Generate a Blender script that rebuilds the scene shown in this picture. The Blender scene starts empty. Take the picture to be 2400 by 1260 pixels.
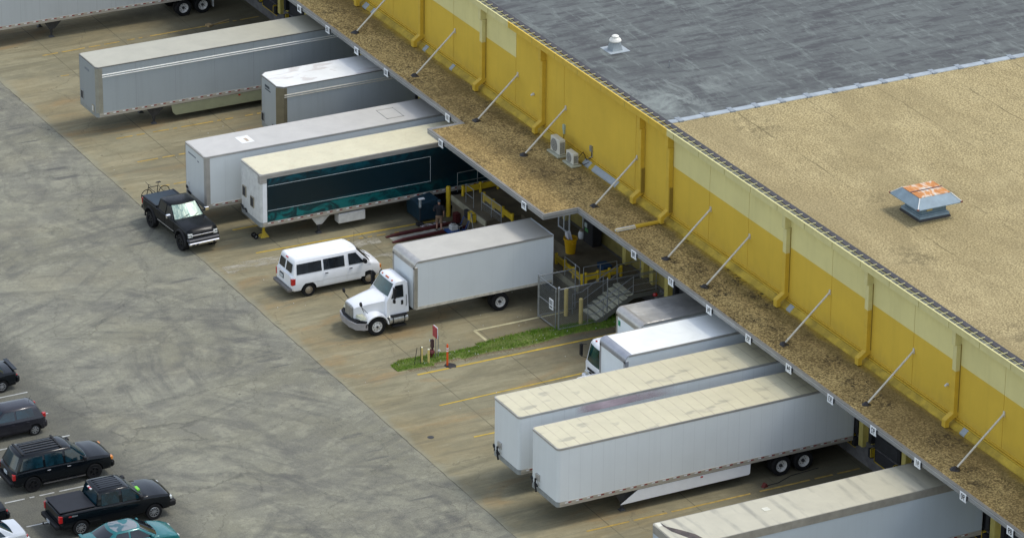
import bpy, bmesh, math, random
from mathutils import Vector, Matrix, Quaternion
R = math.radians
scene = bpy.context.scene
COL = scene.collection
random.seed(7)

# ------------------------------------------------------------------ camera
CAZ, CPI, CRO = R(152.0737), R(23.7183), R(0.6122)
FW = Vector((math.cos(CAZ)*math.cos(CPI), math.sin(CAZ)*math.cos(CPI), -math.sin(CPI)))
RT = Vector((math.sin(CAZ), -math.cos(CAZ), 0.0)); UPV = RT.cross(FW)
rt2 = RT*math.cos(CRO) + UPV*math.sin(CRO); up2 = -RT*math.sin(CRO) + UPV*math.cos(CRO)
cam_data = bpy.data.cameras.new("camera"); cam = bpy.data.objects.new("camera", cam_data); COL.objects.link(cam)
mw = Matrix((rt2, up2, -FW)).transposed().to_4x4()
mw.translation = Vector((158.649, -86.6046, 92.5884)); cam.matrix_world = mw
cam_data.sensor_width = 36.0; cam_data.lens = 10189.77/2400*36.0
cam_data.clip_start = 5; cam_data.clip_end = 3000
scene.camera = cam

# ------------------------------------------------------------------ light
SUN_EL, SUN_AZ = R(60), R(10)          # azimuth from +Y towards +X
w = bpy.data.worlds.new("World"); scene.world = w; w.use_nodes = True
nt = w.node_tree; nt.nodes.clear()
sky = nt.nodes.new("ShaderNodeTexSky"); sky.sky_type = 'NISHITA'; sky.sun_disc = False
sky.sun_elevation = SUN_EL; sky.sun_rotation = SUN_AZ; sky.air_density = 1.0; sky.dust_density = 1.0; sky.ozone_density = 1.0
hs = nt.nodes.new("ShaderNodeHueSaturation"); hs.inputs["Saturation"].default_value = 0.55
bg = nt.nodes.new("ShaderNodeBackground"); bg.inputs["Strength"].default_value = 0.15
wo = nt.nodes.new("ShaderNodeOutputWorld")
nt.links.new(sky.outputs[0], hs.inputs["Color"]); nt.links.new(hs.outputs[0], bg.inputs["Color"]); nt.links.new(bg.outputs[0], wo.inputs["Surface"])
sd = bpy.data.lights.new("sun", 'SUN'); sd.energy = 0.9; sd.angle = R(11); sd.color = (1.0, 0.955, 0.87)
sun = bpy.data.objects.new("sun", sd); COL.objects.link(sun)
sv = Vector((math.sin(SUN_AZ)*math.cos(SUN_EL), math.cos(SUN_AZ)*math.cos(SUN_EL), math.sin(SUN_EL)))
sun.rotation_euler = sv.to_track_quat('Z', 'Y').to_euler(); sun.location = (0, 60, 80)
scene.view_settings.view_transform = 'Standard'; scene.view_settings.look = 'None'
scene.view_settings.gamma = 1.0; scene.view_settings.use_curve_mapping = False
scene.view_settings.exposure = 0.93

# ------------------------------------------------------------------ materials
def lin(c):
    return tuple(((v/255)/12.92 if v/255 <= 0.04045 else ((v/255+0.055)/1.055)**2.4) for v in c)
class NT:
    def __init__(s, name):
        s.m = bpy.data.materials.new(name); s.m.use_nodes = True; s.t = s.m.node_tree
        s.b = s.t.nodes["Principled BSDF"]; s.out = s.t.nodes["Material Output"]
    def n(s, typ, **kw):
        x = s.t.nodes.new("ShaderNode"+typ)
        for k, v in kw.items():
            if k in x.bl_rna.properties: setattr(x, k, v)
            else: s.put(x.inputs[k], v)
        return x
    def put(s, sock, v):
        if isinstance(v, bpy.types.NodeSocket): s.t.links.new(v, sock)
        elif isinstance(v, bpy.types.Node): s.t.links.new(v.outputs[0], sock)
        else:
            if hasattr(sock.default_value, '__len__') and not hasattr(v, '__len__'): v = (v,)*len(sock.default_value)
            if hasattr(sock.default_value, '__len__') and len(sock.default_value) == 4 and len(v) == 3: v = (*v, 1)
            sock.default_value = v
    def pos(s, scale=(1, 1, 1), local=False, loc=(0, 0, 0), rot=(0, 0, 0)):
        src = s.n("TexCoord").outputs["Object"] if local else s.n("NewGeometry").outputs["Position"]
        return s.n("Mapping", Vector=src, Scale=scale, Location=loc, Rotation=rot).outputs[0]
    def noise(s, vec, scale=1, detail=4, rough=0.6, dist=0):
        return s.n("TexNoise", Vector=vec, Scale=scale, Detail=detail, Roughness=rough, Distortion=dist).outputs[0]
    def ramp(s, v, a, b, c0=(0, 0, 0), c1=(1, 1, 1)):
        r = s.n("ValToRGB"); s.put(r.inputs[0], v)
        r.color_ramp.elements[0].position = a; r.color_ramp.elements[1].position = b
        r.color_ramp.elements[0].color = (*c0, 1); r.color_ramp.elements[1].color = (*c1, 1)
        return r.outputs[0]
    def math(s, op, a, b=0.0, c=None):
        m = s.n("Math", operation=op); s.put(m.inputs[0], a); s.put(m.inputs[1], b)
        if c is not None: s.put(m.inputs[2], c)
        return m.outputs[0]
    def mix(s, f, a, b, mode='MIX'):
        m = s.n("Mix", data_type='RGBA', blend_type=mode)
        s.put(m.inputs[0], f); s.put(m.inputs[6], a); s.put(m.inputs[7], b)
        return m.outputs[2]
    def sep(s, v):
        return s.n("SeparateXYZ", Vector=v).outputs
    def bump(s, h, st=0.3, d=0.02):
        b = s.n("Bump", Strength=st, Distance=d, Height=h); s.put(s.b.inputs["Normal"], b.outputs[0])
    def fin(s, col, rough=0.7, metal=0.0, spec=None):
        s.put(s.b.inputs["Base Color"], col); s.put(s.b.inputs["Roughness"], rough); s.put(s.b.inputs["Metallic"], metal)
        if spec is not None: s.put(s.b.inputs["Specular IOR Level"], spec)
        return s.m
MATS = {}
def simple(name, col, rough=0.6, metal=0.0, var=0.12, scale=3.0, coat=0.0, spec=None, aniso=(1, 1, 1)):
    if name in MATS: return MATS[name]
    t = NT(name)
    v = t.pos(aniso, local=True)
    n = t.noise(v, scale, 5, 0.65)
    f = t.ramp(n, 0.3, 0.7)
    dark = tuple(c*(1-var) for c in col); lite = tuple(min(1, c*(1+var*0.6)) for c in col)
    m = t.fin(t.mix(f, dark, lite), rough, metal, spec)
    if coat: t.put(t.b.inputs["Coat Weight"], coat)
    MATS[name] = m; return m

def m_asphalt():
    t = NT("worn_asphalt"); P = t.pos()
    warp = t.n("TexNoise", Vector=P, Scale=0.30, Detail=4)
    wv = t.n("VectorMath", operation='MULTIPLY_ADD'); t.put(wv.inputs[0], warp.outputs[1]); t.put(wv.inputs[1], (1.0, 1.0, 0)); t.put(wv.inputs[2], P)
    W = wv.outputs[0]; y = t.sep(P)[1]
    def nz(sc, rot, scale, det, ro, a, b, loc=(0, 0, 0)):
        return t.ramp(t.noise(t.n("Mapping", Vector=P, Scale=sc, Rotation=(0, 0, rot), Location=loc).outputs[0], scale, det, ro, .15), a, b)
    c = t.mix(nz((1, .7, 1), .3, .13, 4, .55, .38, .62), (.245, .240, .190), (.305, .305, .262))
    c = t.mix(t.math('MULTIPLY', nz((1, .7, 1), .2, .34, 8, .64, .48, .60), .42), c, (.150, .150, .155))       # broad soft rubber clouds
    m = nz((1, 1, 1), 0, .20, 3, .5, .40, .58, (8, 1, 0))
    c = t.mix(t.math('MULTIPLY', t.math('MULTIPLY', nz((1.0, .38, 1), .45, 1.0, 8, .70, .49, .61), m), .45), c, (.100, .100, .108))   # short smudges
    c = t.mix(t.math('MULTIPLY', nz((1.0, .30, 1), -.25, 1.5, 8, .72, .51, .64, (5, 5, 0)), .25), c, (.115, .115, .12))
    c = t.mix(t.math('MULTIPLY', nz((1, .8, 1), 0, .8, 9, .76, .50, .60, (2, 7, 0)), .50), c, (.42, .415, .34))   # paler scoured spots
    c = t.mix(t.math('MULTIPLY', nz((1, 1, 1), 0, 3.6, 8, .78, .44, .62), .28), c, (.13, .13, .125))
    c = t.mix(t.math('MULTIPLY', t.ramp(t.noise(P, .13, 4, .55), .54, .66), .32), c, (.30, .27, .185))
    x_, y_ = t.sep(W)[0], t.sep(W)[1]
    # sweeping scuffs: smears that run round the turning circles of the trucks
    for k, (cx, cy, st_) in enumerate(((-29, -13.5, .38), (-3, -24, .62), (-58, -26, .62), (-18, 22, .50), (-45, 18, .45), (14, 10, .45))):
        dx = t.math('SUBTRACT', x_, cx+.5); dy = t.math('SUBTRACT', y_, cy+.5)
        r = t.math('POWER', t.math('ADD', t.math('POWER', dx, 2), t.math('POWER', dy, 2)), .5); th = t.math('ARCTAN2', dx, dy)
        cb = t.n("CombineXYZ"); t.put(cb.inputs[0], t.math('MULTIPLY', r, 1.15)); t.put(cb.inputs[1], t.math('MULTIPLY', th, 2.6)); cb.inputs[2].default_value = k*5.0
        f = t.ramp(t.noise(cb.outputs[0], 1.0, 7, .66, .2), .51, .66)
        mk = t.ramp(t.noise(t.pos(loc=(k*13, k*7, 0)), .14, 4, .6), .44, .60)
        c = t.mix(t.math('MULTIPLY', t.math('MULTIPLY', f, mk), st_*1.15), c, (.085, .086, .092))
    br = t.ramp(t.noise(P, .8, 5, .7), .40, .60)
    def arc(cx, cy, r, wd, st):
        nonlocal c
        d = t.math('POWER', t.math('ADD', t.math('POWER', t.math('SUBTRACT', x_, cx+.5), 2), t.math('POWER', t.math('SUBTRACT', y_, cy+.5), 2)), .5)
        f = t.math('SUBTRACT', 1, t.math('MINIMUM', 1, t.math('DIVIDE', t.math('ABSOLUTE', t.math('SUBTRACT', d, r)), wd)))
        f = t.math('MULTIPLY', t.math('MULTIPLY', t.math('SMOOTH_MIN', f, .6, .2), st*1.3), br)
        c = t.mix(f, c, (.085, .085, .092))
    arc(-28.5, -12, 5.4, .5, .6); arc(-28.2, -12.3, 7.4, .35, .55); arc(-28.0, -12.0, 7.9, .2, .45); arc(-5, -14, 10.5, .5, .6); arc(-4, -15, 8.6, .4, .6); arc(-4, -15, 9.0, .2, .5); arc(-55, -22, 17, .45, .5); arc(2, -19, 14.5, .4, .7); arc(2.3, -19, 16.3, .3, .6); arc(-14, -20, 12.2, .4, .45); arc(-38, -24, 19, .4, .5)
    st = t.noise(t.n("Mapping", Vector=P, Scale=(1.9, .12, 1), Location=(3, 1, 0)).outputs[0], .8, 5, .6, .3)
    ys = t.ramp(t.math('ABSOLUTE', t.math('ADD', y, 4.2)), 0.5, 5.5, (1, 1, 1), (0, 0, 0))
    c = t.mix(t.math('MULTIPLY', t.math('MULTIPLY', t.ramp(st, .57, .65), ys), .75), c, (.085, .085, .095))
    # tan dust washed over from the concrete
    ed = t.ramp(t.math('ADD', t.math('MULTIPLY', t.math('ADD', y, 2.1), .55), t.math('MULTIPLY', t.noise(P, .6, 6, .7), 1.5)), .55, .95)
    c = t.mix(t.math('MULTIPLY', ed, .6), c, (.33, .315, .25))
    # stalls: darker, older surface
    st2 = t.ramp(t.math('ADD', t.math('MULTIPLY', t.math('ADD', y, 14.8), -0.42), t.math('MULTIPLY', t.noise(P, .45, 6, .65), 1.2)), .45, 1.2)
    c = t.mix(t.math('MULTIPLY', st2, .72), c, (.075, .077, .075))
    w2 = t.n("TexNoise", Vector=P, Scale=.9, Detail=7, Roughness=.75)
    cv = t.n("VectorMath", operation='MULTIPLY_ADD'); t.put(cv.inputs[0], w2.outputs[1]); t.put(cv.inputs[1], (1.6, 1.6, 0)); t.put(cv.inputs[2], P)
    for sc, wd, st_, ms in ((.20, .0060, .62, .42), (.55, .010, .50, .48), (1.1, .018, .40, .52)):
        vo = t.n("TexVoronoi", feature='DISTANCE_TO_EDGE', Vector=cv.outputs[0], Scale=sc)
        cr = t.ramp(vo.outputs["Distance"], wd*.2, wd, (1, 1, 1), (0, 0, 0))
        msk = t.ramp(t.noise(t.pos(loc=(sc*9, 3, 0)), .26, 4, .65), ms, ms+.08)
        c = t.mix(t.math('MULTIPLY', t.math('MULTIPLY', cr, msk), st_), c, (.055, .053, .05))
    vb = t.n("TexVoronoi", Vector=P, Scale=.55); rad = t.math('MULTIPLY', t.ramp(t.noise(P, .31, 3, .5), .50, .66), .06)
    c = t.mix(t.math('MULTIPLY', t.math('LESS_THAN', vb.outputs["Distance"], rad), .75), c, (.06, .06, .06))
    sp = t.noise(P, 15, 4, .8)
    c = t.mix(t.ramp(sp, .35, .65), t.mix(.22, c, (.05, .05, .05)), t.mix(.14, c, (.6, .6, .55)))
    t.bump(sp, .25, .01); c = t.mix(1.0, c, (.84, .82, .71), 'MULTIPLY')
    return t.fin(c, .92, 0, .25)

def m_concrete():
    t = NT("stained_concrete"); P = t.pos(); x, y = t.sep(P)[0], t.sep(P)[1]
    base = t.mix(t.ramp(t.noise(t.pos((1, .5, 1)), .14, 4, .6, .4), .38, .62), (.275, .225, .140), (.315, .290, .215))
    s1 = t.ramp(t.noise(t.pos((1.0, .28, 1)), .55, 7, .68, .9), .46, .62)
    c = t.mix(t.math('MULTIPLY', s1, .62), base, (.165, .150, .105))
    s2 = t.ramp(t.noise(t.pos((1.2, .2, 1), loc=(5, 2, 0)), 1.2, 6, .68, .8), .50, .66)
    c = t.mix(t.math('MULTIPLY', s2, .40), c, (.43, .39, .29))
    s3 = t.ramp(t.noise(t.pos((.8, .3, 1), loc=(9, 4, 0)), .42, 5, .6, 1.0), .54, .66)
    c = t.mix(t.math('MULTIPLY', s3, .5), c, (.33, .20, .085))
    c = t.mix(t.math('MULTIPLY', t.ramp(t.noise(P, 3.0, 7, .72, .5), .4, .7), .22), c, (.12, .11, .085))
    # oil stains plus painted-in gloom, deepening towards the dock wall
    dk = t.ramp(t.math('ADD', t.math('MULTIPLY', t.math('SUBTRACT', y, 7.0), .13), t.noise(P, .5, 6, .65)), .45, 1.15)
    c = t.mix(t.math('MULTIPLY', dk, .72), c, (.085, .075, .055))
    # slab joints
    nj = t.math('MULTIPLY', t.math('SUBTRACT', t.noise(P, 1.5, 4, .7), .5), .06)
    def joint(v, off, pitch, wd, st):
        nonlocal c
        q = t.math('ABSOLUTE', t.math('SUBTRACT', t.math('PINGPONG', t.math('ADD', t.math('ADD', v, off), nj), pitch/2), 0.0))
        f = t.ramp(q, wd*.3, wd, (1, 1, 1), (0, 0, 0))
        c = t.mix(t.math('MULTIPLY', f, st), c, (.07, .065, .05))
    joint(y, -2.35+46.0, 4.6, .035, .75); joint(x, 80.1, 3.79, .03, .30)
    w2 = t.n("TexNoise", Vector=P, Scale=.8, Detail=6, Roughness=.7)
    cv = t.n("VectorMath", operation='MULTIPLY_ADD'); t.put(cv.inputs[0], w2.outputs[1]); t.put(cv.inputs[1], (1.4, 1.4, 0)); t.put(cv.inputs[2], P)
    vo = t.n("TexVoronoi", feature='DISTANCE_TO_EDGE', Vector=cv.outputs[0], Scale=.16)
    c = t.mix(t.math('MULTIPLY', t.ramp(vo.outputs["Distance"], .001, .004, (1, 1, 1), (0, 0, 0)), .5), c, (.08, .07, .055))
    # small dark blots
    vb = t.n("TexVoronoi", Vector=P, Scale=1.1)
    rad = t.math('MULTIPLY', t.ramp(t.noise(P, .25, 2, .5), .5, .66), .11)
    c = t.mix(t.math('MULTIPLY', t.math('LESS_THAN', vb.outputs["Distance"], rad), .7), c, (.07, .06, .05))
    sp = t.noise(P, 15, 4, .8)
    c = t.mix(t.math('MULTIPLY', t.ramp(t.noise(t.pos((.7, .35, 1), loc=(1, 6, 0)), .5, 8, .68, .4), .50, .60), .5), c, (.185, .175, .135))
    c = t.mix(t.math('MULTIPLY', t.ramp(t.noise(t.pos((1.6, .12, 1), loc=(1, 2, 0)), .9, 6, .65, .5), .54, .64), .42), c, (.13, .12, .095))
    ed = t.ramp(t.math('ADD', t.math('MULTIPLY', t.math('ADD', y, 2.1), -.9), t.math('MULTIPLY', t.noise(P, .7, 6, .7), 1.4)), .30, .85); c = t.mix(t.math('MULTIPLY', ed, .75), c, (.27, .27, .235))
    c = t.mix(t.ramp(sp, .3, .7), t.mix(.10, c, (.05, .05, .05)), t.mix(.06, c, (.6, .6, .5)))
    t.bump(sp, .15, .01); c = t.mix(1.0, c, (.88, .86, .71), 'MULTIPLY')
    return t.fin(c, .88, 0, .3)

def m_gravel(name, c0, c1, cd, blot, moss=0.0, wally=16.6, seams=False, scale=(1, 1, 1), spk=1.0):
    t = NT(name); P = t.pos()
    n1 = t.noise(P, .35, 5, .65, .4)
    c = t.mix(t.ramp(n1, .35, .65), c0, c1)
    c = t.mix(t.math('MULTIPLY', t.ramp(t.noise(t.pos((.6, 1, 1)), .9, 6, .7, .5), .46, .62), blot), c, cd)
    sp = t.n("TexVoronoi", Vector=P, Scale=8.0)
    sp2 = t.noise(P, 10.5, 2, .8)
    c = t.mix(t.math('MULTIPLY', t.ramp(sp2, .50, .62), .60*spk), c, tuple(min(1, v*1.8) for v in c1))
    c = t.mix(t.math('MULTIPLY', t.ramp(sp2, .40, .49, (1, 1, 1), (0, 0, 0)), .70*spk), c, tuple(v*.28 for v in c0))
    c = t.mix(t.math('MULTIPLY', t.ramp(sp.outputs["Distance"], .5, .9), .30), c, tuple(v*.3 for v in c0))
    if moss:
        y = t.sep(P)[1]
        near = t.ramp(t.math('ADD', t.math('MULTIPLY', t.math('SUBTRACT', y, wally-2.0), .5), t.math('MULTIPLY', t.noise(P, .45, 4, .6), .9)), .75, 1.35)
        c = t.mix(t.math('MULTIPLY', near, .55), c, (.10, .082, .032))
        # gold overspray against the wall
        ov = t.ramp(t.math('ADD', y, t.math('MULTIPLY', t.noise(P, 1.3, 4, .6), .7)), .5, .6)
        r = t.n("MapRange"); t.put(r.inputs[0], t.math('ADD', y, t.math('MULTIPLY', t.noise(P, .5, 3, .6), 1.1))); r.inputs[1].default_value = 16.45; r.inputs[2].default_value = 16.95
        c = t.mix(t.math('MULTIPLY', r.outputs[0], .85), c, (.36, .26, .03))
        # bare tar showing through in ragged clusters
        spot = None
        for (sx, sy, sr) in ((-37.4, 14.7, .55), (-12.7, 14.95, .75), (-8.8, 15.95, .8), (-7.5, 15.6, .6), (-14.4, 14.1, .5), (-3.4, 14.0, .7), (-27.5, 13.9, 1.0), (-25.8, 14.8, .9), (-33.0, 15.8, .8), (-31.5, 11.6, .5), (-44.4, 14.4, .4), (4.5, 14.9, .6), (12.2, 14.6, .7), (9.0, 15.3, 1.2), (-42.3, 13.7, .6), (-19.2, 15.8, .5), (-10.9, 14.1, .5), (2.0, 15.0, .9)):
            dd = t.n("VectorMath", operation='DISTANCE'); t.put(dd.inputs[0], P); t.put(dd.inputs[1], (sx, sy, 5.2))
            q = t.math('SUBTRACT', 1.0, t.math('MINIMUM', 1.0, t.math('DIVIDE', dd.outputs['Value'], sr)))
            spot = q if spot is None else t.math('MAXIMUM', spot, q)
        tm = t.math('MAXIMUM', t.ramp(t.noise(P, .50, 4, .6, .3), .55, .64), t.math('MINIMUM', 1.0, t.math('MULTIPLY', spot, 2.2))); tc = t.ramp(t.noise(P, 3.4, 6, .85, .8), .51, .545)
        c = t.mix(t.math('MULTIPLY', t.math('MULTIPLY', tm, tc), .92), c, (.022, .018, .016))
    if seams:
        jx = t.math('PINGPONG', t.math('ADD', t.sep(P)[1], t.math('MULTIPLY', t.noise(P, .8, 4, .6), .35)), 2.1)
        c = t.mix(t.math('MULTIPLY', t.math('MULTIPLY', t.ramp(jx, .02, .06, (1, 1, 1), (0, 0, 0)), t.ramp(t.noise(P, .4, 3, .6), .45, .56)), .6), c, tuple(v*.3 for v in c0))
    c = t.mix(t.math('MULTIPLY', t.ramp(t.noise(t.pos((.5, 1, 1), loc=(4, 4, 0)), .16, 7, .66, .3), .46, .58), .48), c, cd)
    c = t.mix(t.math('MULTIPLY', t.math('MULTIPLY', t.ramp(t.noise(P, .17, 2, .5), .60, .68), t.ramp(t.noise(P, 2.0, 6, .75), .45, .58)), .55), c, tuple(v*.3 for v in c0)); t.bump(sp2, .5, .03); c = t.mix(1.0, c, scale, 'MULTIPLY')
    return t.fin(c, .95, 0, .2)

def m_membrane():
    t = NT("weathered_roof_membrane"); P = t.pos(); x, y = t.sep(P)[0], t.sep(P)[1]
    base = t.mix(t.ramp(t.noise(t.pos((1, .35, 1)), .2, 6, .65, .6), .3, .7), (.135, .143, .146), (.205, .222, .222))
    d = t.ramp(t.noise(t.pos((1.3, .28, 1)), 1.5, 6, .72, .3), .48, .60)
    c = t.mix(t.math('MULTIPLY', d, .85), base, (.068, .065, .073))
    d2 = t.ramp(t.noise(t.pos((.25, 1.1, 1), loc=(4, 1, 0)), 1.6, 6, .72, .3), .50, .62)
    c = t.mix(t.math('MULTIPLY', d2, .45), c, (.10, .098, .105))
    l = t.ramp(t.noise(t.pos((.3, 1.2, 1), loc=(2, 8, 0)), 1.6, 6, .74, .3), .54, .64)
    c = t.mix(t.math('MULTIPLY', l, .5), c, (.34, .38, .37))
    for sc, lo, hi, st, col_ in (((2.4, .85, 1), .60, .72, .60, (.062, .060, .066)), ((1.5, 2.6, 1), .66, .76, .42, (.070, .070, .075)), ((2.0, .7, 1), .70, .80, .35, (.36, .40, .39))):
        vb = t.n("TexVoronoi", distance='CHEBYCHEV', Vector=t.pos(sc, loc=(hi*9, lo*5, 0)), Scale=1.0, Randomness=.75)
        f = t.math('MULTIPLY', t.ramp(t.sep(vb.outputs["Color"])[0], lo, hi), t.ramp(t.noise(t.pos((1, .6, 1), loc=(hi*20, 0, 0)), .35, 5, .65), .44, .58))
        c = t.mix(t.math('MULTIPLY', t.math('MULTIPLY', f, t.ramp(t.noise(P, 3.5, 5, .7), .35, .6)), st), c, col_)
    # pale bleached area near the eaves
    e = t.math('MULTIPLY', t.ramp(t.math('ADD', t.math('MULTIPLY', t.math('SUBTRACT', y, 24.0), .1), t.noise(P, .28, 5, .65)), .2, .75, (1, 1, 1), (0, 0, 0)), t.ramp(t.noise(t.pos((.45, 1, 1)), .6, 6, .7, .8), .46, .6))
    c = t.mix(t.math('MULTIPLY', t.math('MULTIPLY', e, t.ramp(t.noise(t.pos(loc=(4.5, 3, 0)), .07, 3, .5), .44, .56)), .8), c, (.44, .48, .47))
    for v, pit, wd, st in ((x, .95, .012, .20), (y, 5.2, .02, .22)):
        j = t.math('PINGPONG', t.math('ADD', v, t.math('MULTIPLY', t.noise(P, .7, 3, .5), .12)), pit)
        c = t.mix(t.math('MULTIPLY', t.math('MULTIPLY', t.ramp(j, wd, wd*3, (1, 1, 1), (0, 0, 0)), t.ramp(t.noise(P, .9, 3, .6), .42, .6)), st), c, (.42, .45, .44) if pit < 1 else (.05, .05, .055))
    sp = t.noise(P, 9, 4, .7)
    c = t.mix(t.math('MULTIPLY', t.ramp(sp, .3, .7), .22), c, (.07, .07, .075))
    c = t.mix(1.0, c, (.61, .62, .56), 'MULTIPLY'); return t.fin(c, .68, 0, .4)

def m_paint(name, col, wear=(.72, .68, .55)):
    t = NT(name); P = t.pos()
    c = t.mix(t.ramp(t.noise(P, .45, 5, .6), .3, .7), tuple(v*.93 for v in col), tuple(min(1, v*1.05) for v in col))
    c = t.mix(t.math('MULTIPLY', t.ramp(t.noise(t.pos((2.2, 2.2, .08)), 1.3, 6, .65), .52, .72), .13), c, tuple(v*.55 for v in col))
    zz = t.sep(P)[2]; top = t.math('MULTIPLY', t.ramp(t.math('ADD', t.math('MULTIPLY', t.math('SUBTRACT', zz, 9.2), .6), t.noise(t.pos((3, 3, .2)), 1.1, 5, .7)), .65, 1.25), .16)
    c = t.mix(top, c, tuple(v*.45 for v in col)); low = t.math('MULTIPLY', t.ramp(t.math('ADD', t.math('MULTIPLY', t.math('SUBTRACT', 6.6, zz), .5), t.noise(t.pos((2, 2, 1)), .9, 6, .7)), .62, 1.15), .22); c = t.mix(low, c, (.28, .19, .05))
    c = t.mix(t.math('MULTIPLY', t.ramp(t.noise(P, 2.3, 6, .7), .74, .78), .35), c, wear)
    t.bump(t.noise(P, 12, 3, .6), .08, .01)
    return t.fin(c, .72, 0, .3)

def m_trailer_side(name, col, pitch=1.22, groove=.35, streak=.2, rough=.38, pinkish=False):
    t = NT(name); L = t.pos(local=True); x, y, z = t.sep(L)[0], t.sep(L)[1], t.sep(L)[2]
    j = t.math('PINGPONG', t.math('ADD', y, .02), pitch/2)
    c = t.mix(t.ramp(t.noise(t.pos((1, .25, .25), local=True), 1.2, 4, .6), .3, .7), tuple(v*.94 for v in col), tuple(min(1, v*1.03) for v in col))
    s = t.ramp(t.noise(t.pos((3, 4, .15), local=True), 1.4, 5, .65), .5, .8)
    c = t.mix(t.math('MULTIPLY', s, streak), c, tuple(v*.62 for v in col))
    c = t.mix(t.math('MULTIPLY', t.ramp(j, .008, .02, (1, 1, 1), (0, 0, 0)), groove), c, tuple(v*.45 for v in col))
    dirt = t.ramp(t.math('ADD', z, t.math('MULTIPLY', t.noise(t.pos((1, 1, .3), local=True), 2.2, 5, .65), .9)), 1.55, 2.3, (1, 1, 1), (0, 0, 0))
    c = t.mix(t.math('MULTIPLY', dirt, .16), c, (.33, .28, .20))
    return t.fin(c, rough, 0, .5)

def m_trailer_roof(name, col, style='seams'):
    t = NT(name); L = t.pos(local=True); x, y = t.sep(L)[0], t.sep(L)[1]
    c = t.mix(t.ramp(t.noise(L, .8, 6, .65, .5), .3, .7), tuple(v*.9 for v in col), tuple(min(1, v*1.04) for v in col))
    if style == 'seams':
        j = t.math('PINGPONG', t.math('ADD', y, t.math('MULTIPLY', t.noise(L, 1.3, 3, .6), .05)), .30)
        f = t.math('MULTIPLY', t.ramp(j, .012, .035, (1, 1, 1), (0, 0, 0)), t.ramp(t.noise(L, 1.6, 4, .6), .3, .55))
        c = t.mix(t.math('MULTIPLY', f, .5), c, (.30, .24, .16))
        p = t.ramp(t.noise(t.pos((1.7, .8, 1), local=True, loc=(3, 1, 0)), .9, 2, .5, 0), .62, .70)
        c = t.mix(t.math('MULTIPLY', p, .55), c, (.26, .24, .18))
        c = t.mix(t.math('MULTIPLY', t.ramp(t.noise(t.pos((2.5, .6, 1), local=True), 1.1, 5, .6, .5), .55, .7), .3), c, (.62, .55, .40))
    elif style == 'waves':
        wv = t.n("TexWave", wave_type='BANDS', bands_direction='Y'); t.put(wv.inputs["Vector"], L); wv.inputs["Scale"].default_value = .45; wv.inputs["Distortion"].default_value = 1.6; wv.inputs["Detail"].default_value = 2
        f = t.math('MULTIPLY', t.ramp(wv.outputs[1], .45, .95), t.ramp(t.noise(t.pos((.35, 1.3, 1), local=True), .8, 5, .65), .46, .62))
        c = t.mix(t.math('MULTIPLY', f, .55), c, tuple(v*.45 for v in (.42, .40, .33)))
    elif style == 'veins':
        f = t.ramp(t.noise(t.pos((1, .6, 1), local=True, rot=(0, 0, .5)), .9, 8, .62, 2.2), .5, .515)
        g = t.ramp(t.noise(t.pos((1, .6, 1), local=True, rot=(0, 0, .5)), .9, 8, .62, 2.2), .515, .53, (1, 1, 1), (0, 0, 0))
        c = t.mix(t.math('MULTIPLY', t.math('MULTIPLY', f, g), .4), c, (.50, .38, .22))
    elif style == 'patch':
        f = t.ramp(t.noise(t.pos((1.2, .5, 1), local=True), .8, 4, .55, .8), .55, .6)
        c = t.mix(t.math('MULTIPLY', f, .55), c, (.50, .44, .40))
    return t.fin(c, .42, 0, .5)

ASPHALT = m_asphalt(); CONC = m_concrete()
GRAV_C = m_gravel("canopy_gravel", (.27, .195, .092), (.345, .265, .135), (.14, .10, .048), .65, moss=1, scale=(1.22, 1.18, .97), spk=1.1)
GRAV_R = m_gravel("roof_gravel", (.36, .29, .175), (.43, .355, .225), (.25, .20, .12), .45, seams=True, scale=(.93, .91, .73), spk=.7)
MEMB = m_membrane()
GOLD = m_paint("gold_wall_paint", (.64, .435, .048)); PALE = m_paint("pale_wall_paint", (.68, .615, .27))
GOLD_D = simple("gold_trim_paint", (.60, .40, .035), .6, 0, .12, 2)
PALE_T = simple("pale_trim_paint", (.62, .56, .25), .6, 0, .10, 2)
DARKCONC = simple("dock_concrete", (.16, .155, .15), .9, 0, .45, 1.3)
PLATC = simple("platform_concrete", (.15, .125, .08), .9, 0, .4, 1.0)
EDGEC = simple("pale_concrete_edge", (.34, .32, .22), .9, 0, .3, 2)
FASC = simple("fascia_metal", (.30, .30, .29), .5, .3, .25, 1.3, aniso=(1, 1, 3))
FASC2 = simple("fascia_flange", (.24, .24, .235), .55, .3, .2, 1.5)
FLASH = simple("flashing_membrane", (.33, .37, .39), .6, 0, .25, 1.5)
BLACKR = simple("black_rubber", (.018, .018, .019), .75, 0, .3, 6)
TYRE = simple("tyre_rubber", (.013, .013, .013), .85, 0, .35, 5, spec=.2)
MATTBLK = simple("matt_black", (.012, .012, .013), .8, 0, .2, 4)  # plain black for dark parts and recesses
DOORM = simple("dock_door_dark", (.035, .036, .038), .6, 0, .3, 3)
STEEL = simple("galvanised_steel", (.36, .38, .39), .45, .7, .25, 5)
DSTEEL = simple("dark_steel", (.06, .06, .06), .6, .5, .3, 5)
PIPE = simple("pale_pipe_paint", (.62, .58, .48), .55, 0, .2, 6)
ALU = simple("aluminium_trim", (.50, .48, .44), .42, .55, .25, 3, aniso=(1, .3, 3))
RAIL = simple("side_rail_metal", (.50, .46, .38), .55, .3, .35, 3, aniso=(1, .3, 6))
CHROME = simple("chrome", (.75, .76, .77), .12, 1.0, .1, 4)
WHITEP = simple("white_vehicle_paint", (.80, .81, .81), .28, 0, .05, 2, coat=.4)
OFFW = simple("offwhite_metal", (.62, .62, .58), .45, 0, .18, 3)
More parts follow.
